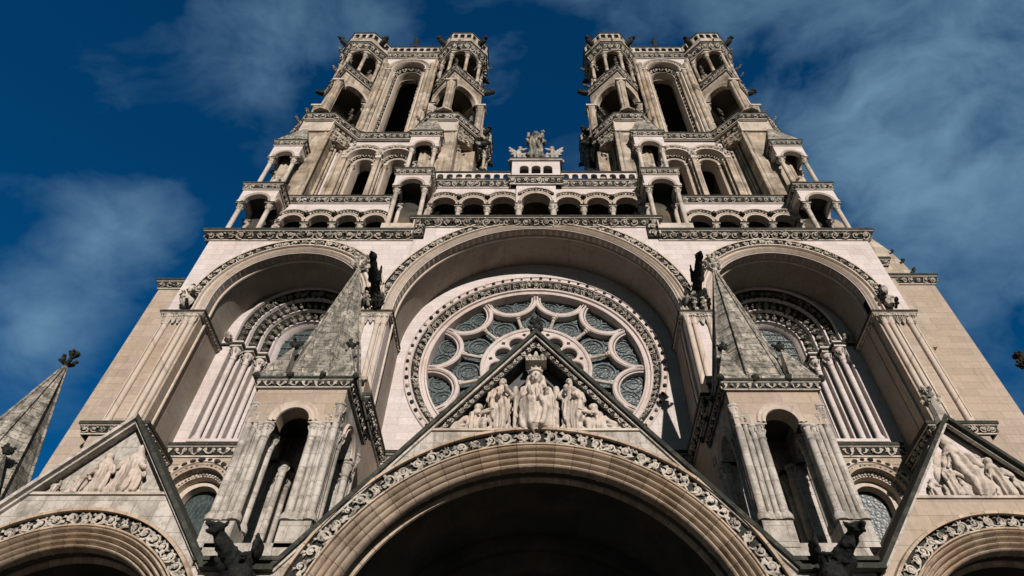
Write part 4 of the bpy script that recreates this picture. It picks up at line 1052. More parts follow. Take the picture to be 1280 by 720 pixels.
            for a in (ang0, ang0 + PI / 4, ang0 - PI / 4, ang0 + PI / 2, ang0 - PI / 2):
                ux, uy = math.cos(a), math.sin(a)
                for zz, rr in ((40.2, 2.12), (41.6, 1.75), (47.5, 1.75), (48.6, 1.68), (51.6, 1.9)):
                    if random.random() < .8: place(q, 'hook', (cx + ux * rr, cy + uy * rr, zz), (-uy, ux, 0), (0, 0, 1), (ux, uy, 0), random.uniform(.28, .42), mat='carved_dark')
            link('crockets', q, tw, recalc=False)
            # gargoyles: on the outer tips
            for a, zz, rr in ((ang0, 53.0, 2.0), (ang0 + PI / 2, 53.0, 2.0), (ang0 - PI / 2, 53.0, 2.0), (math.atan2(0, ix), 47.4, 2.0), (math.atan2(0, ix), 40.0, 2.1), (math.atan2(iy, 0), 47.4, 1.95) if iy > 0 else (math.atan2(0, ix), 36.5, 2.0)):
                ux, uy = math.cos(a), math.sin(a); bx, by = cx + ux * rr, cy + uy * rr
                q = MB('crust'); q.tube([(bx - ux * .3, by - uy * .3, zz - .1), (bx + ux * .15, by + uy * .15, zz), (bx + ux * .3, by + uy * .3, zz + .08), (bx + ux * .42, by + uy * .42, zz + .2)], [.22, .2, .17, .1], 8)
                q.ball((bx + ux * .45, by + uy * .45, zz + .24), (.19, .19, .17), jit=.3); q.ball((bx + ux * .58, by + uy * .58, zz + .18), (.1, .1, .08), jit=.3); q.tube([(bx + ux * .3 - uy * .25, by + uy * .3 + ux * .25, zz + .2), (bx + ux * .25, by + uy * .25, zz + .05), (bx + ux * .3 + uy * .25, by + uy * .3 - ux * .25, zz + .2)], [.05, .14, .05], 6)
                link('gargoyle', q, tw, recalc=False)
    return tw
for s in (-1, 1): bell_tower(s)

# ================================================================ porches with their gables
YG = 13.2
def porch(cx, ro, zc, apex, slope, foot, zl, xl, s):
    """ro: opening radius, zc: springing, apex: gable tip height, zl: foot of the carved triangle"""
    big = ro > 3; lw_ = .36 if big else .30; rl = ro + (.55 if big else .44); rout = rl + lw_ + .04
    m = MB('stone_wall'); half = foot
    tl = lambda x: min(zl, apex - slope * abs(x - cx))
    m.wall(cx - half, cx + half, 0, zl, YG, YG + .45, [(cx, rout - .03, zc, 0)], n=60, faces='f', top=tl, mat='stone_weathered' if s < 0 else 'stone_wall')
    # tympanum of the gable, set back
    hw = (apex - zl) / slope
    m.slab([(cx - hw - .1, zl - .1), (cx + hw + .1, zl - .1), (cx, apex)], YG + (.85 if big else .16), YG + (.95 if big else .6), 'stone_weathered' if big or s < 0 else 'stone_pale')
    m.box(cx - hw, cx + hw, YG - .05, YG + .9, zl - .06, zl, 'stone_trim')
    # body of the porch behind
    P = [(cx - half, zc + 2), (cx - half, apex - slope * half)] + [(cx, apex - .1)] + [(cx + half, apex - slope * half), (cx + half, zc + 2)]
    V = []; 
    m.slab([(cx - half, apex - slope * half - .5), (cx - half, apex - slope * half), (cx, apex - .15), (cx, apex - .8)], YG + .6, 16.8, 'slate'); m.slab([(cx, apex - .8), (cx, apex - .15), (cx + half, apex - slope * half), (cx + half, apex - slope * half - .5)], YG + .6, 16.8, 'slate')
    # vault, tympanum and door wall inside
    m.arch(cx, zc, [(ro, YG + .33), (ro, YG + .5), (ro + .16, YG + .52), (ro + .16, YG + .62)], z0=0, n=48, mat='stone_shade_dark')
    m.arch(cx, zc, [(ro + .16, YG + .62), (ro + .18, 16.6), (ro - .1, 16.6), (ro - .1, 17.0), (ro - .5, 17.02), (ro - .5, 17.6), (ro - .9, 17.62), (ro - .9, 18.4), (ro - 1.3, 18.42), (ro - 1.3, 19.8)], z0=0, n=48, mat='stone_shade_dark')
    m.box(cx - ro, cx + ro, 19.4, 19.8, 0, zc + ro, 'stone_shade_dark')
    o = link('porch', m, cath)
    # archivolt mouldings with cut voussoirs
    m = MB('stone_voussoir'); nr = 4 if big else 4; wr = (rl - ro - .04) / nr
    pr = [(ro, YG + .36), (ro, YG + .26)]
    for k in range(nr):
        a = ro + wr * k; yy = YG + .18 - .06 * k
        pr += [(a + wr * .05, yy + .04), (a + wr * .18, yy - .05), (a + wr * .45, yy - .085), (a + wr * .72, yy - .05), (a + wr * .8, yy + .05), (a + wr * .98, yy + .06)]
    pr += [(rl - .03, YG - .05), (rl, YG - .06), (rl, YG + .04)]
    m.arch(cx, zc, pr, z0=0, n=72)
    m.arch(cx, zc, [(rl + lw_, YG), (rl + lw_ - .01, YG - .11), (rl + lw_ + .05, YG - .12), (rl + lw_ + .08, YG + .01)], z0=0, n=72)
    m.arch(cx, zc, [(ro + .04, YG + .56), (ro - .06, YG + .60), (ro - .07, YG + .66), (ro + .04, YG + .72)], z0=0, n=72)
    oo = link('archivolt', m, o, origin=(cx, YG, zc))
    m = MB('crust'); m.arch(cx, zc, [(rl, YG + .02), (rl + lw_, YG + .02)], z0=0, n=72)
    mm = link('leaf_band', m, o)
    ml = MB(); size = lw_ * .98
    n_ = int(PI * (rl + lw_ / 2) / size)
    arch_units(ml, 'scroll', cx, YG + .01, zc, rl + lw_ / 2, lw_ * 1.0, sy=lw_ * .75, mat='leaf_stone', flipalt=False)
    arch_units(ml, 'small', cx, YG + .0, zc, rl + lw_ * .25, lw_ * .55, sy=lw_ * .5, mat='leaf_stone', gap=1.4)
    link('scroll_leaves', ml, o, recalc=False)
    # coping of the gable
    zf = apex - slope * half
    for q in (-1, 1):
        t = .10 if big else .09; pj = .14 if big else .20
        m = MB('stone_weathered' if (s < 0 and not big and q < 0) else 'ledge'); nx, nz = q * slope / math.hypot(1, slope), 1 / math.hypot(1, slope)
        a = (cx, apex); b = (cx + q * half, zf)
        m.slab([a, (a[0], a[1] + t / nz), (b[0] + nx * t, b[1] + nz * t), b], YG - pj, YG + 1.1)
        m.slab([(a[0], a[1] - .09), (a[0], a[1] - .003), (b[0] - nx * .003, b[1] - nz * .003), (b[0] - nx * .055, b[1] - nz * .055)], YG - pj * .45, YG + .02, 'stone_weathered')
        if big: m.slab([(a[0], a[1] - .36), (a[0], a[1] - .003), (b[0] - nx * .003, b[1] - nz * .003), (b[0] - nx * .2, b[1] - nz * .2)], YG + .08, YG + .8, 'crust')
        m.box(min(b[0] - q * .03, b[0] + q * .75), max(b[0] - q * .03, b[0] + q * .75), YG - pj - .01, YG + .5, zf - .02, zf + .09)
        c = link('gable_coping', m, o)
        ml = MB(); d = np.array((q * 1, 0, -slope)); L = math.hypot(*d[[0, 2]]); d = d / L; st = .19; N2 = int(hw * L / st)
        for k in range(N2 if big else 0):
            p = np.array((cx, YG + .07, apex - .22)) + d * (st * (k + .7)); place(ml, 'scroll', p, d, (nx, 0, nz), (0, -1, 0), st, .16, sy=.12, flip=k % 2)
        link('crocket_leaves', ml, c, recalc=False)
    return o
pc = porch(0, 4.38, 6.45, 14.98, 1.27, 5.28, 11.8, 0, -1)
pl_ = porch(-9.6, 2.53, 6.33, 12.0, 1.27, 2.92, 10.07, 0, -1)
pr_ = porch(9.85, 2.53, 6.25, 11.98, 1.27, 2.92, 9.98, 0, 1)
m = MB('leaf_stone'); knob(m, 0, YG, 15.02, .6, 'crust'); link('finial', m, pc, recalc=False)
m = MB('leaf_stone'); m.lathe(9.85, YG, [(.2, 11.95), (.14, 12.3), (.13, 12.6)], 8, 'stone_weathered'); knob(m, 9.85, YG, 12.45, .62, 'leaf_stone'); link('finial', m, pr_, recalc=False)
# piers between the porches, carrying the turrets
for s in (-1, 1):
    m = MB('stone_weathered'); a, b = sorted((s * 5.26, s * 6.80))
    m.box(a, b, YG + .01, 17, 0, 8.43)
    m.box(a - .1, b + .1, YG - .16, YG + .5, 8.44, 8.53, 'ledge')
    m.box(s * 6.08 - .98, s * 6.08 + .98, YG + .38, 16.0, 8.43, 9.1)
    m.add([(s * 6.08 - 1.02, YG + .3, 8.54), (s * 6.08 + 1.02, YG + .3, 8.54), (s * 6.08 + .95, YG + .40, 9.1), (s * 6.08 - .95, YG + .40, 9.1)], [(0, 1, 2, 3)])
    link('porch_pier', m, cath)
    m = MB('stone_weathered'); m.box(min(s * 12.4, s * 15.6), max(s * 12.4, s * 15.6), YG + .02, 17, 0, 8.4); link('porch_pier', m, cath)

# ================================================================ free-standing turrets with stone spires
def turret(cx, cy, zb, zcap, zfr, zroof, tip, hw, cut=False):
    m = MB('stone_weathered'); ml = MB()
    x0, x1, y0, y1 = cx - hw, cx + hw, cy - hw, cy + hw
    P = [(x0, y0), (x1, y0), (x1, y1), (x0, y1)]
    for i in range(4): arch_panel(m, ml, P[i], P[(i + 1) % 4], zcap, zfr + .02, .4, r=.40, rad_mould=.20, mat='stone_wall' if i == 0 else None, n=20)
    m.box(x0 + .1, x1 - .1, y0 + .1, y1 - .1, zfr - .1, zfr + .1, 'stone_shade_dark')
    cornice(m, ml, P, zfr, zroof - zfr, .17, kind='small', size=.17, closed=True, lid=.08, back=.5, fil=.07, mat='stone_weathered')
    for q in range(2): m.box(x0 - .16, x1 + .16, y0 - .16, y1 + .16, zroof + .005 + .0 * q, zroof + .10, 'stone_spire') if q == 0 else None
    t = link('turret', m, cath); link('leaf_frieze', ml, t, recalc=False)
    for ix in (-1, 1):
        for iy in (-1, 1):
            c = MB('stone_weathered'); px, py = cx + ix * (hw - .33), cy + iy * (hw - .33)
            c.box(px - .25, px + .25, py - .25, py + .25, zb, zcap + .02); c.box(px - .34, px + .34, py - .34, py + .34, zb - .2, zb + .42)
            for (ox, oy, zt, r_) in ((ix * .25, iy * .25, zcap + .62, .095), (ix * .08, iy * .26, zcap + .3, .06), (ix * .26, iy * .08, zcap + .3, .06), (-ix * .08, iy * .25, zcap, .07), (-ix * .25, iy * .25, zcap, .10), (ix * .25, -iy * .25, zcap, .10), (ix * .25, -iy * .08, zcap, .07), (-ix * .25, -iy * .25, zcap, .09)):
                X_, Y_ = px + ox, py + oy
                c.lathe(X_, Y_, [(r_ * 1.6, zb + .45), (r_ * 1.65, zb + .55), (r_ * 1.3, zb + .62), (r_, zb + .68), (r_ * .95, zt - .45), (r_ * 1.2, zt - .42), (r_ * 1.0, zt - .38), (r_ * 1.35, zt - .08), (r_ * 1.6, zt - .06), (r_ * 1.6, zt)], 12)
                for a in range(5):
                    aa = a * 1.26; place(c, 'hook', (X_ + r_ * math.cos(aa), Y_ + r_ * math.sin(aa), zt - .2), (-math.sin(aa), math.cos(aa), 0), (0, 0, 1), (math.cos(aa), math.sin(aa), 0), .09, .17, sy=.06)
            link('pier', c, t, recalc=False)
    # spire: octagon with corner pyramids
    m = MB('stone_spire'); o8 = octagon(cx, cy, hw * 1.05)
    H = tip - zroof
    lv = 9; rings = []
    for k in range(lv):
        f = 1 - k / lv; rings.append([(cx + (x - cx) * f, cy + (y - cy) * f, zroof + .1 + (H - .1) * k / lv) for x, y in o8])
    v = [p for r_ in rings for p in r_] + [(cx, cy, tip)]; fc = []
    for k in range(lv - 1):
        for i in range(8): fc.append((k * 8 + i, k * 8 + (i + 1) % 8, (k + 1) * 8 + (i + 1) % 8, (k + 1) * 8 + i))
    for i in range(8): fc.append(((lv - 1) * 8 + i, (lv - 1) * 8 + (i + 1) % 8, lv * 8))
    m.add(v, fc)
    for x, y in o8: m.tube([(x, y, zroof + .1), (cx + (x - cx) * .04, cy + (y - cy) * .04, tip - .1)], [.055, .03], 6, 'stone_spire')
    sp_ = link('spire', m, t, smooth=20)
    for ix in (-1, 1):
        for iy in (-1, 1):
            c = MB('stone_spire'); X_, Y_ = cx + ix * (hw - .24), cy + iy * (hw - .24); q = .36
            c.frustum([(X_ - q, Y_ - q), (X_ + q, Y_ - q), (X_ + q, Y_ + q), (X_ - q, Y_ + q)], zroof + .1, (X_ - ix * .12, Y_ - iy * .12, zroof + 1.6))
            c.ball((X_ - ix * .12, Y_ - iy * .12, zroof + 1.63), .13, 'crust', jit=.2)
            for k in range(4): aa = k * 1.57; place(c, 'hook', (X_ - ix * .12, Y_ - iy * .12, zroof + 1.65), (-math.sin(aa), math.cos(aa), 0), (0, 0, 1), (math.cos(aa), math.sin(aa), 0), .18, mat='crust')
            link('corner_pinnacle', c, t, smooth=20, recalc=False)
    for i in range(10):
        pass
    c = MB()
    for (a, b) in ((P[0], P[1]), (P[1], P[2]), (P[2], P[3]), (P[3], P[0])):
        for f in (0.02, .36, .68):
            c.ball((a[0] + (b[0] - a[0]) * f, a[1] + (b[1] - a[1]) * f, zroof - .02), (.15, .15, .13), 'crust', jit=.2) if False else None
            x, y = a[0] + (b[0] - a[0]) * f, a[1] + (b[1] - a[1]) * f; dx, dy = (x - cx) * .17 / hw, (y - cy) * .17 / hw
            c.ball((x + dx, y + dy, zroof + .02), (.10, .10, .10), 'crust', jit=.25)
    link('carved_knobs', c, t, recalc=False)
    c = MB(); big_ = abs(cx) < 10; knob(c, cx, cy, tip - .12, .8 if big_ else .62, 'leaf_stone' if big_ else 'crust'); link('finial', c, t, recalc=False)
    return t
turret(-6.08, 14.75, 9.2, 12.32, 13.4, 13.72, 19.8, 1.16)
turret(6.12, 14.75, 9.2, 12.25, 13.3, 13.62, 19.8, 1.18)
turret(-13.78, 14.75, 6.0, 9.0, 9.75, 10.1, 15.35, 1.16)
turret(14.35, 14.75, 6.0, 9.0, 9.85, 10.2, 15.3, 1.16)
for s in (-1, 1):
    m = MB('stone_weathered'); m.box(s * 14.05 - 1.2, s * 14.05 + 1.2, YG + .3, 16.1, 0, 6.0); link('turret_base', m, cath)

# ================================================================ gargoyles
def cap(a, b, ra, rb): return ('c', a, b, ra, rb)
for s in (-1, 1):
    S = lambda x, y, z: (s * x, y, z)
    k = [cap(S(5.72, 13.6, 8.0), S(5.85, 13.0, 8.15), .34, .30), cap(S(5.85, 13.0, 8.2), S(6.22, 12.25, 8.62), .27, .17), ('e', S(6.30, 12.05, 8.78), (.17, .2, .16)), cap(S(6.32, 11.95, 8.78), S(6.40, 11.72, 8.74), .10, .06), cap(S(6.32, 11.95, 8.68), S(6.38, 11.78, 8.58), .07, .05),
         cap(S(6.2, 12.15, 8.9), S(6.12, 12.15, 9.08), .06, .02), cap(S(6.42, 12.1, 8.88), S(6.5, 12.15, 9.04), .06, .02),
         cap(S(5.62, 12.9, 8.1), S(5.6, 12.55, 8.42), .13, .08), cap(S(6.1, 12.9, 8.1), S(6.28, 12.55, 8.3), .13, .08), cap(S(5.7, 13.1, 8.4), S(5.55, 12.6, 8.95), .1, .05), ('e', S(5.55, 12.85, 8.72), (.08, .32, .26)), ('e', S(6.28, 12.95, 8.62), (.08, .3, .22)),
         cap(S(5.6, 12.55, 8.42), S(5.72, 12.4, 8.35), .07, .05), ('e', S(5.75, 12.75, 7.95), (.3, .3, .3))]
    blob('gargoyle', k, .03, 'stone_black', cath, (s * 5.8, 13.2, 8.1), rough=.03, seed=s, M=Tm(s * 5.8, 13.2, 8.0) @ np.diag((.84, .84, .84, 1.0)) @ Tm(-s * 5.8, -13.2, -8.0))
    k = [cap(S(6.3, 18.1, 21.5), S(6.28, 17.5, 21.8), .22, .2), cap(S(6.28, 17.5, 21.8), S(6.25, 16.3, 22.15), .19, .14), ('e', S(6.25, 16.1, 22.25), (.16, .2, .16)), cap(S(6.25, 16.0, 22.25), S(6.25, 15.85, 22.2), .09, .06), cap(S(6.1, 17.0, 21.9), S(6.0, 16.6, 22.3), .1, .04), cap(S(6.42, 17.0, 21.9), S(6.5, 16.6, 22.3), .1, .04), cap(S(6.16, 16.15, 22.35), S(6.12, 16.2, 22.5), .04, .02), cap(S(6.34, 16.15, 22.35), S(6.4, 16.2, 22.5), .04, .02)]
    blob('gargoyle', k, .035, 'stone_black', cath, (s * 6.28, 18, 21.6), rough=.02)
    m = MB()
    for k in range(16): place(m, 'hook', (s * 6.3 + random.uniform(-.42, .42), YP - .1 - random.uniform(0, .2), 21.25 + random.uniform(0, .6)), (1, 0, 0), (0, 0, 1), (0, -1, 0), .34, sy=.36, mat='leaf_stone' if k % 2 else 'crust')
    link('carved_foliage', m, cath, recalc=False)

# ================================================================ statues
def robe(f=26, amp=.018, zlo=0, zhi=9, cx=0, cy=0):
    def g(p):
        a = math.atan2(p.y - cy, p.x - cx); t = mnoise.noise(Vector((p.x * 2.0, p.y * 2.0, p.z * 1.2)))
        q = math.sin(a * f / 2 + 4.5 * t + p.z * 1.2)
        k = 1 if p.z < zhi else 0
        q = math.copysign(abs(q) ** .6, q)
        return 1.5 * amp * k * (q - .2) + (.5 * amp * math.sin(p.z * 17 + a * 5 + 6 * t) if k else 0)
    return g
def face(cx, y, z, r, yaw=0):
    """head with brow, nose, mouth, chin, turned by yaw; looks to -y"""
    def T(x, yy, zz): c, s_ = math.cos(yaw), math.sin(yaw); return (cx + x * r * c - yy * r * s_, y + x * r * s_ + yy * r * c, z + zz * r)
    return [('e', (cx, y, z), (r * .82, r * .9, r * 1.1)), cap(T(0, -.84, .18), T(0, -1.05, -.18), r * .10, r * .17), cap(T(-.38, -.72, .26), T(.38, -.72, .26), r * .13, r * .13), cap(T(-.18, -.82, -.46), T(.18, -.82, -.46), r * .10, r * .10), cap(T(0, -.68, -.75), T(0, -.6, -.8), r * .24, r * .2),
            ('e', T(-.42, -.62, -.15), (r * .26,) * 3), ('e', T(.42, -.62, -.15), (r * .26,) * 3), ('e', T(-.82, 0, 0), (r * .14, r * .2, r * .28)), ('e', T(.82, 0, 0), (r * .14, r * .2, r * .28))]
def hand(p, d, r=.045):
    """palm with four fingers and a thumb, pointing along d"""
    p = Vector(p); d = Vector(d).normalized(); sd = d.cross(Vector((0, 0, 1))); sd = sd.normalized() if sd.length > .1 else Vector((1, 0, 0)); up = sd.cross(d)
    out = [('e', tuple(p), (r * 1.2, r * 1.2, r * 1.1))]
    for i, l in enumerate((.8, 1.0, .95, .7)):
        b = p + sd * r * (.75 * (i - 1.5)) + d * r * .6; out.append(('c', tuple(b), tuple(b + d * r * 1.6 * l - up * r * .5 * l), r * .36, r * .28))
    out.append(('c', tuple(p + sd * r * -1.0), tuple(p + sd * r * -1.5 + d * r * 1.2), r * .38, r * .3)); return out
ALL = []
def statue(name, loc, caps, vox, label, cat='statue', group=None, folds=None, mat='statue_stone', rough=.006, flip=1, yaw=0, scale=1, extra=None):
    M = Tm(*loc) @ Rz(yaw) @ np.diag((flip * scale, scale, scale, 1.0))
    inv = np.linalg.inv(M); Mi = Matrix(inv.tolist())
    fo = (lambda p: folds(Mi @ p)) if folds else None
    o = blob(name, caps, vox, mat, None, loc, folds=fo, rough=rough, M=M, seed=loc[0] * 3)
    tag(o, label, cat, group)
    return o
# enthroned figure in the main gable, 2 m tall, seat faces -y
k = [cap((-.17, -.30, .12), (-.19, -.34, .72), .20, .17), cap((.17, -.30, .12), (.19, -.34, .72), .20, .17), cap((0, -.26, .15), (0, -.28, .6), .24, .2), cap((-.19, -.34, .74), (-.17, .0, .82), .17, .2), cap((.19, -.34, .74), (.17, .0, .82), .17, .2),
     cap((0, .02, .78), (0, 0, 1.22), .27, .23), cap((-.2, .0, 1.36), (.2, .0, 1.36), .13, .13), cap((0, 0, 1.4), (0, 0, 1.62), .10, .085),
     cap((-.27, .0, 1.34), (-.38, -.08, 1.02), .10, .09), cap((-.38, -.08, 1.02), (-.22, -.34, .95), .085, .06), cap((.27, .0, 1.34), (.38, -.06, 1.02), .10, .09), cap((.38, -.06, 1.02), (.24, -.34, 1.0), .085, .06),
     cap((-.34, -.05, 1.0), (-.36, -.1, .55), .11, .13), cap((.34, -.05, 1.0), (.36, -.1, .55), .11, .13), cap((-.30, -.2, .05), (.30, -.2, .05), .14, .14), cap((-.36, -.05, .1), (-.36, 0, .6), .10, .10), cap((.36, -.05, .1), (.36, 0, .6), .10, .10)]
k += face(0, -.06, 1.72, .175) + hand((-.16, -.40, .96), (1, -.3, 0)) + hand((.2, -.4, 1.02), (-.3, -.6, .6))
k += [cap((-.14, .06, 1.80), (-.20, .05, 1.42), .09, .08), cap((.14, .06, 1.80), (.20, .05, 1.42), .09, .08), ('e', (0, .05, 1.8), (.19, .17, .15)), ('e', (-.09, -.38, .03), (.09, .16, .06)), ('e', (.09, -.38, .03), (.09, .16, .06))]
gv = statue('seated_statue', (0, YG + .28, 11.8), k, .017, 'crowned veiled stone figure seated on a throne in the middle of the main gable', folds=robe(26, .028, zhi=1.45), scale=1.07)
m = MB('statue_stone'); mz = 11.8 + 1.86 * 1.07; m.lathe(0, YG + .26, [(.17, mz + .04), (.175, mz + .1), (.15, mz + .14)], 14)
for i in range(8): a = i * PI / 4; m.ball((.16 * math.cos(a), YG + .26 + .16 * math.sin(a), mz + .14), (.025, .025, .035))
link('crown', m, gv)
m = MB('statue_stone')
for q in (-1, 1):
    m.lathe(q * .52, YG + .18, [(.09, 11.8), (.09, 11.92), (.05, 11.96), (.05, 13.0), (.08, 13.08), (.09, 13.16)], 10); m.ball((q * .52, YG + .18, 13.22), .08)
    m.lathe(q * .44, YG + .34, [(.05, 11.8), (.05, 13.1), (.08, 13.2)], 10)
m.box(-.40, .40, YG + .40, YG + .50, 11.8, 13.1)
link('throne', m, gv)
m = MB('leaf_stone')                                   # carved canopy over the head
for q in (-1, 0, 1): m.lathe(q * .17, YG + .12, [(.09, 14.14), (.11, 14.18), (.09, 14.24), (.05, 14.36 + (.08 if q == 0 else 0)), (.02, 14.4 + (.1 if q == 0 else 0))], 8)
m.box(-.28, .28, YG + .02, YG + .42, 14.09, 14.15)
for i in range(7): place(m, 'leaf', (-.25 + .083 * i, YG + .01, 14.15), (1, 0, 0), (0, 0, 1), (0, -1, 0), .1, .15, sy=.1)
link('canopy', m, pc, recalc=False)
# standing angels on both sides
for s, lab in ((-1, 'robed stone angel standing left of the throne in the main gable, leaning toward it'), (1, 'robed stone angel standing right of the throne in the main gable with lowered wing')):
    k = [cap((0, 0, .12), (0, -.02, .85), .25, .20), cap((0, 0, .85), (0, -.02, 1.2), .18, .19), cap((-.15, 0, 1.27), (.15, 0, 1.27), .09, .09), cap((0, 0, 1.3), (.02, -.03, 1.45), .07, .065), cap((.18, 0, 1.25), (.26, -.16, 1.0), .08, .07), cap((.26, -.16, 1.0), (.16, -.3, 1.08), .065, .05),
         cap((-.19, 0, 1.25), (-.26, -.1, .95), .08, .07), cap((-.26, -.1, .95), (-.06, -.28, .92), .065, .05), cap((-.16, -.1, .95), (-.15, -.14, .35), .1, .12), cap((.12, -.12, .9), (.14, -.15, .3), .1, .1), cap((-.2, -.05, .06), (.2, -.05, .06), .13, .13),
         ('e', (-.24, .16, 1.05), (.10, .08, .36)), ('e', (-.34, .18, .72), (.08, .06, .42)), ('e', (.2, .18, 1.05), (.08, .07, .3)), ('e', (0, .05, 1.62), (.13, .13, .11)), ('e', (0, .08, 1.52), (.13, .1, .14))]
    k += face(.02, -.04, 1.54, .115, .35) + hand((.13, -.34, 1.1), (-.4, -.6, .4), .035) + hand((-.02, -.32, .93), (1, -.3, .1), .035)
    statue('angel_statue', (s * .90, YG + .24, 11.8), k, .018, lab, flip=-s, folds=robe(22, .02, zhi=1.2), scale=1.08, group='angels beside the throne')
# crouching figures in the corners of the gable
for s, lab in ((-1, 'small crouching stone figure with outstretched arms in the left corner of the main gable'), (1, 'small kneeling stone figure with a curved tail in the right corner of main gable')):
    k = [cap((0, 0, .12), (-.02, 0, .42), .19, .15), cap((0, 0, .42), (-.06, -.03, .56), .13, .10), cap((-.08, -.05, .5), (-.35, -.18, .52), .06, .045), cap((.06, -.05, .5), (-.12, -.2, .42), .06, .045), cap((.08, 0, .12), (-.22, -.12, .22), .12, .11), cap((-.22, -.12, .22), (-.24, -.12, .05), .10, .08),
         cap((.18, 0, .34), (.5, .02, .22), .10, .09), cap((.5, .02, .22), (.95, .03, .05), .08, .04), ('e', (.28, .05, .42), (.26, .06, .10)), cap((.1, 0, .08), (.5, 0, .06), .12, .08), ('e', (-.08, -.02, .70), (.11, .11, .1))] + face(-.08, -.05, .66, .095, .4) + hand((-.38, -.19, .53), (-1, -.2, .1), .03)
    statue('crouching_statue', (s * 1.52, YG + .18, 11.8), k, .016, lab, flip=s, folds=robe(18, .014, zhi=.5), scale=1.12, group='crouching figures in the gable corners')
# figure group on the platform above the gallery
k = [cap((0, 0, .1), (0, 0, 1.0), .42, .33), cap((0, 0, 1.0), (0, 0, 1.9), .31, .30), cap((-.24, 0, 2.15), (.24, 0, 2.15), .18, .18), cap((0, 0, 2.2), (0, 0, 2.6), .16, .14), cap((-.32, 0, 2.1), (-.42, -.12, 1.7), .15, .13), cap((-.42, -.12, 1.7), (-.40, -.35, 2.2), .11, .08), cap((.32, 0, 2.1), (.42, -.15, 1.7), .15, .13), cap((.42, -.15, 1.7), (.2, -.42, 1.75), .12, .1),
     cap((.26, -.38, 1.8), (.32, -.36, 2.15), .14, .12), ('e', (.36, -.40, 2.4), (.12, .13, .14)), cap((-.2, -.3, .2), (-.16, -.28, 1.4), .18, .16), cap((.2, -.3, .2), (.14, -.28, 1.4), .18, .16), ('e', (0, .06, 2.85), (.25, .24, .26)), cap((-.2, .1, 2.8), (-.26, .1, 2.2), .12, .12), cap((.2, .1, 2.8), (.26, .1, 2.2), .12, .12), cap((-.35, -.2, .1), (.35, -.2, .1), .24, .24)] + face(0, -.05, 2.78, .22) + hand((-.40, -.39, 2.27), (0, -.2, 1), .055)
vs = statue('standing_statue', (0, 18.85, 34.1), k, .035, 'tall robed stone woman holding a child, standing on the platform between the towers', folds=robe(20, .035, zhi=2.0), mat='stone_spire', scale=1.06)
for s, lab in ((-1, 'winged stone angel kneeling left of the tall statue on the gallery platform'), (1, 'winged stone angel kneeling right of the tall statue on the gallery platform')):
    k = [cap((0, 0, .16), (.05, -.05, .55), .24, .2), cap((.05, -.05, .55), (-.02, -.05, .85), .18, .15), cap((-.02, -.05, .85), (-.04, -.06, 1.02), .08, .07), cap((.1, -.1, .2), (-.3, -.15, .3), .17, .14), cap((-.3, -.15, .3), (-.3, -.1, .05), .12, .1), cap((.1, 0, .12), (.5, .05, .1), .16, .1), cap((-.05, -.15, .8), (-.32, -.25, .75), .08, .06), cap((.05, -.1, .8), (-.2, -.28, .62), .08, .06),
         cap((.10, .1, .8), (.28, .15, 1.2), .10, .12), cap((.28, .15, 1.2), (.52, .15, 1.62), .12, .05), cap((.26, .15, 1.05), (.52, .15, 1.3), .11, .05), cap((.2, .12, .85), (.42, .14, .92), .10, .05), ('e', (-.04, -.04, 1.18), (.13, .13, .12))] + face(-.05, -.08, 1.14, .12, .5) + hand((-.36, -.27, .76), (-1, 0, .2), .035)
    statue('kneeling_angel', (s * .92, 18.75, 33.95), k, .03, lab, flip=s, folds=robe(16, .02, zhi=.7), scale=1.1, mat='stone_weathered', group='kneeling angels beside the tall statue')
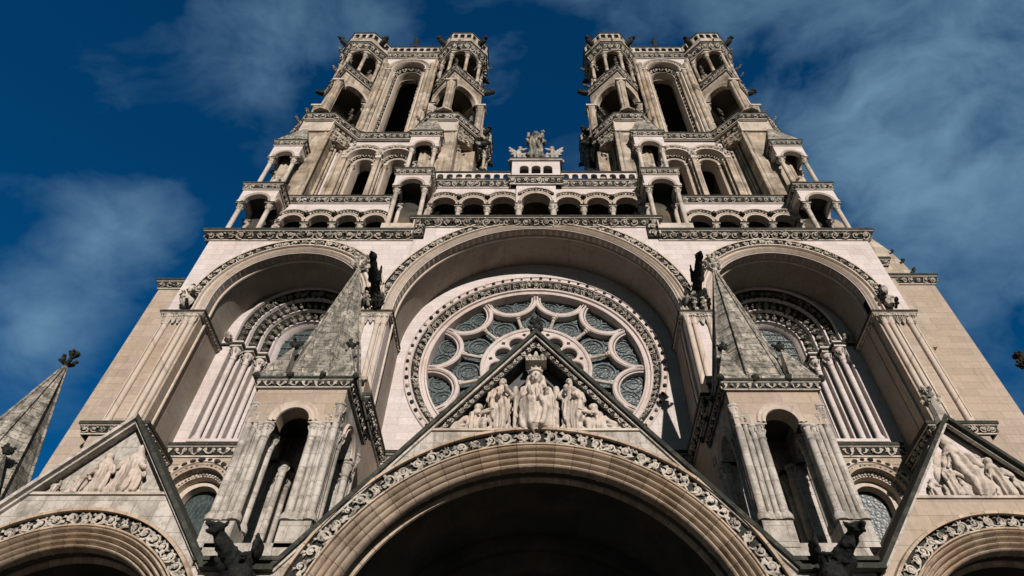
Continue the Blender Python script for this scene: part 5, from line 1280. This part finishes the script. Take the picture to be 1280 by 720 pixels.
# seated figures in the pavilions
for (x, y, z, lab) in ((-6.3, 19.1, 31.95, 'squat seated stone figure inside the upper pavilion left of the central gallery'), (6.35, 19.1, 31.95, 'squat seated stone figure inside the upper pavilion right of the central gallery'),
                       (-13.6, 19.0, 30.55, 'squat seated stone figure inside the upper pavilion at the far left corner'), (13.85, 19.0, 30.55, 'squat seated stone figure inside the upper pavilion at the far right corner')):
    k = [cap((0, .05, .3), (0, .05, 1.2), .34, .28), cap((-.2, -.2, .5), (-.2, -.25, .9), .16, .16), cap((.2, -.2, .5), (.2, -.25, .9), .16, .16), cap((-.2, 0, 1.0), (-.2, -.28, .95), .18, .16), cap((.2, 0, 1.0), (.2, -.28, .95), .18, .16), cap((-.26, .05, 1.55), (.26, .05, 1.55), .16, .16), cap((0, 0, 1.2), (0, .02, 1.6), .26, .24), cap((-.36, 0, 1.5), (-.3, -.28, 1.15), .1, .08), cap((.36, 0, 1.5), (.3, -.28, 1.15), .1, .08), cap((0, 0, 1.6), (0, 0, 1.85), .1, .1), ('e', (0, .04, 2.06), (.18, .18, .16))] + face(0, -.04, 2.0, .16)
    statue('seated_statue', (x, y, z), k, .035, lab, folds=robe(18, .025, zhi=1.5), group='seated figures in the pavilions')
# worn reliefs of the side gables: parts of their porches
def relief(parent, x, z, h, lean, wing=0, arms=1):
    w_ = h * .19; k = [cap((0, .02, w_ * .8), (lean * h * .2, 0, h * .45), w_, w_ * .8), cap((lean * h * .2, 0, h * .45), (lean * h * .42, 0, h * .74), w_ * .8, w_ * .7), ('e', (lean * h * .52, -.03, h * .92), (h * .085, h * .09, h * .1)), cap((lean * h * .42, 0, h * .7), (lean * h * .5, 0, h * .88), h * .06, h * .05),
         cap((lean * h * .4 + h * .1, -.04, h * .7), (lean * h * .4 + h * .27, -.12, h * .5), h * .06, h * .045), cap((lean * h * .4 - h * .1, -.04, h * .7), (lean * h * .4 - h * .22 * arms, -.12, h * .46), h * .06, h * .045),
         cap((-w_ * .8, -.03, w_ * .4), (w_ * .9, -.03, w_ * .4), w_ * .5, w_ * .5), cap((w_ * .3, -.06, h * .42), (w_ * .6, -.1, h * .1), w_ * .5, w_ * .45)]
    if wing: k += [('e', (-wing * h * .28, .06, h * .62), (h * .10, .05, h * .32)), ('e', (-wing * h * .36, .06, h * .3), (h * .08, .05, h * .3)), ('e', (wing * h * .36, .06, h * .8), (h * .09, .05, h * .22))]
    loc = (x, YG + .12, z)
    M = Tm(*loc); r0 = robe(16, .02 * h, zhi=h * .7)
    blob('relief_figure', k, .02, 'statue_stone', parent, loc, folds=lambda p: r0(p - Vector(loc)), rough=.012, M=M, seed=x)
for x, h, l, wg in ((-10.3, .68, .5, 0), (-9.78, 1.1, -.2, 0), (-9.3, 1.3, .12, 0), (-9.02, .9, -.12, 0), (-10.78, .38, .5, 0)): relief(pl_, x, 10.07, h, l, wg)
for x, h, l, wg in ((8.8, .5, .3, 0), (9.25, .95, .3, 0), (9.8, 1.6, -.14, 1), (10.4, 1.05, .05, 0), (10.9, .6, -.4, 0)): relief(pr_, x, 9.98, h, l, wg)
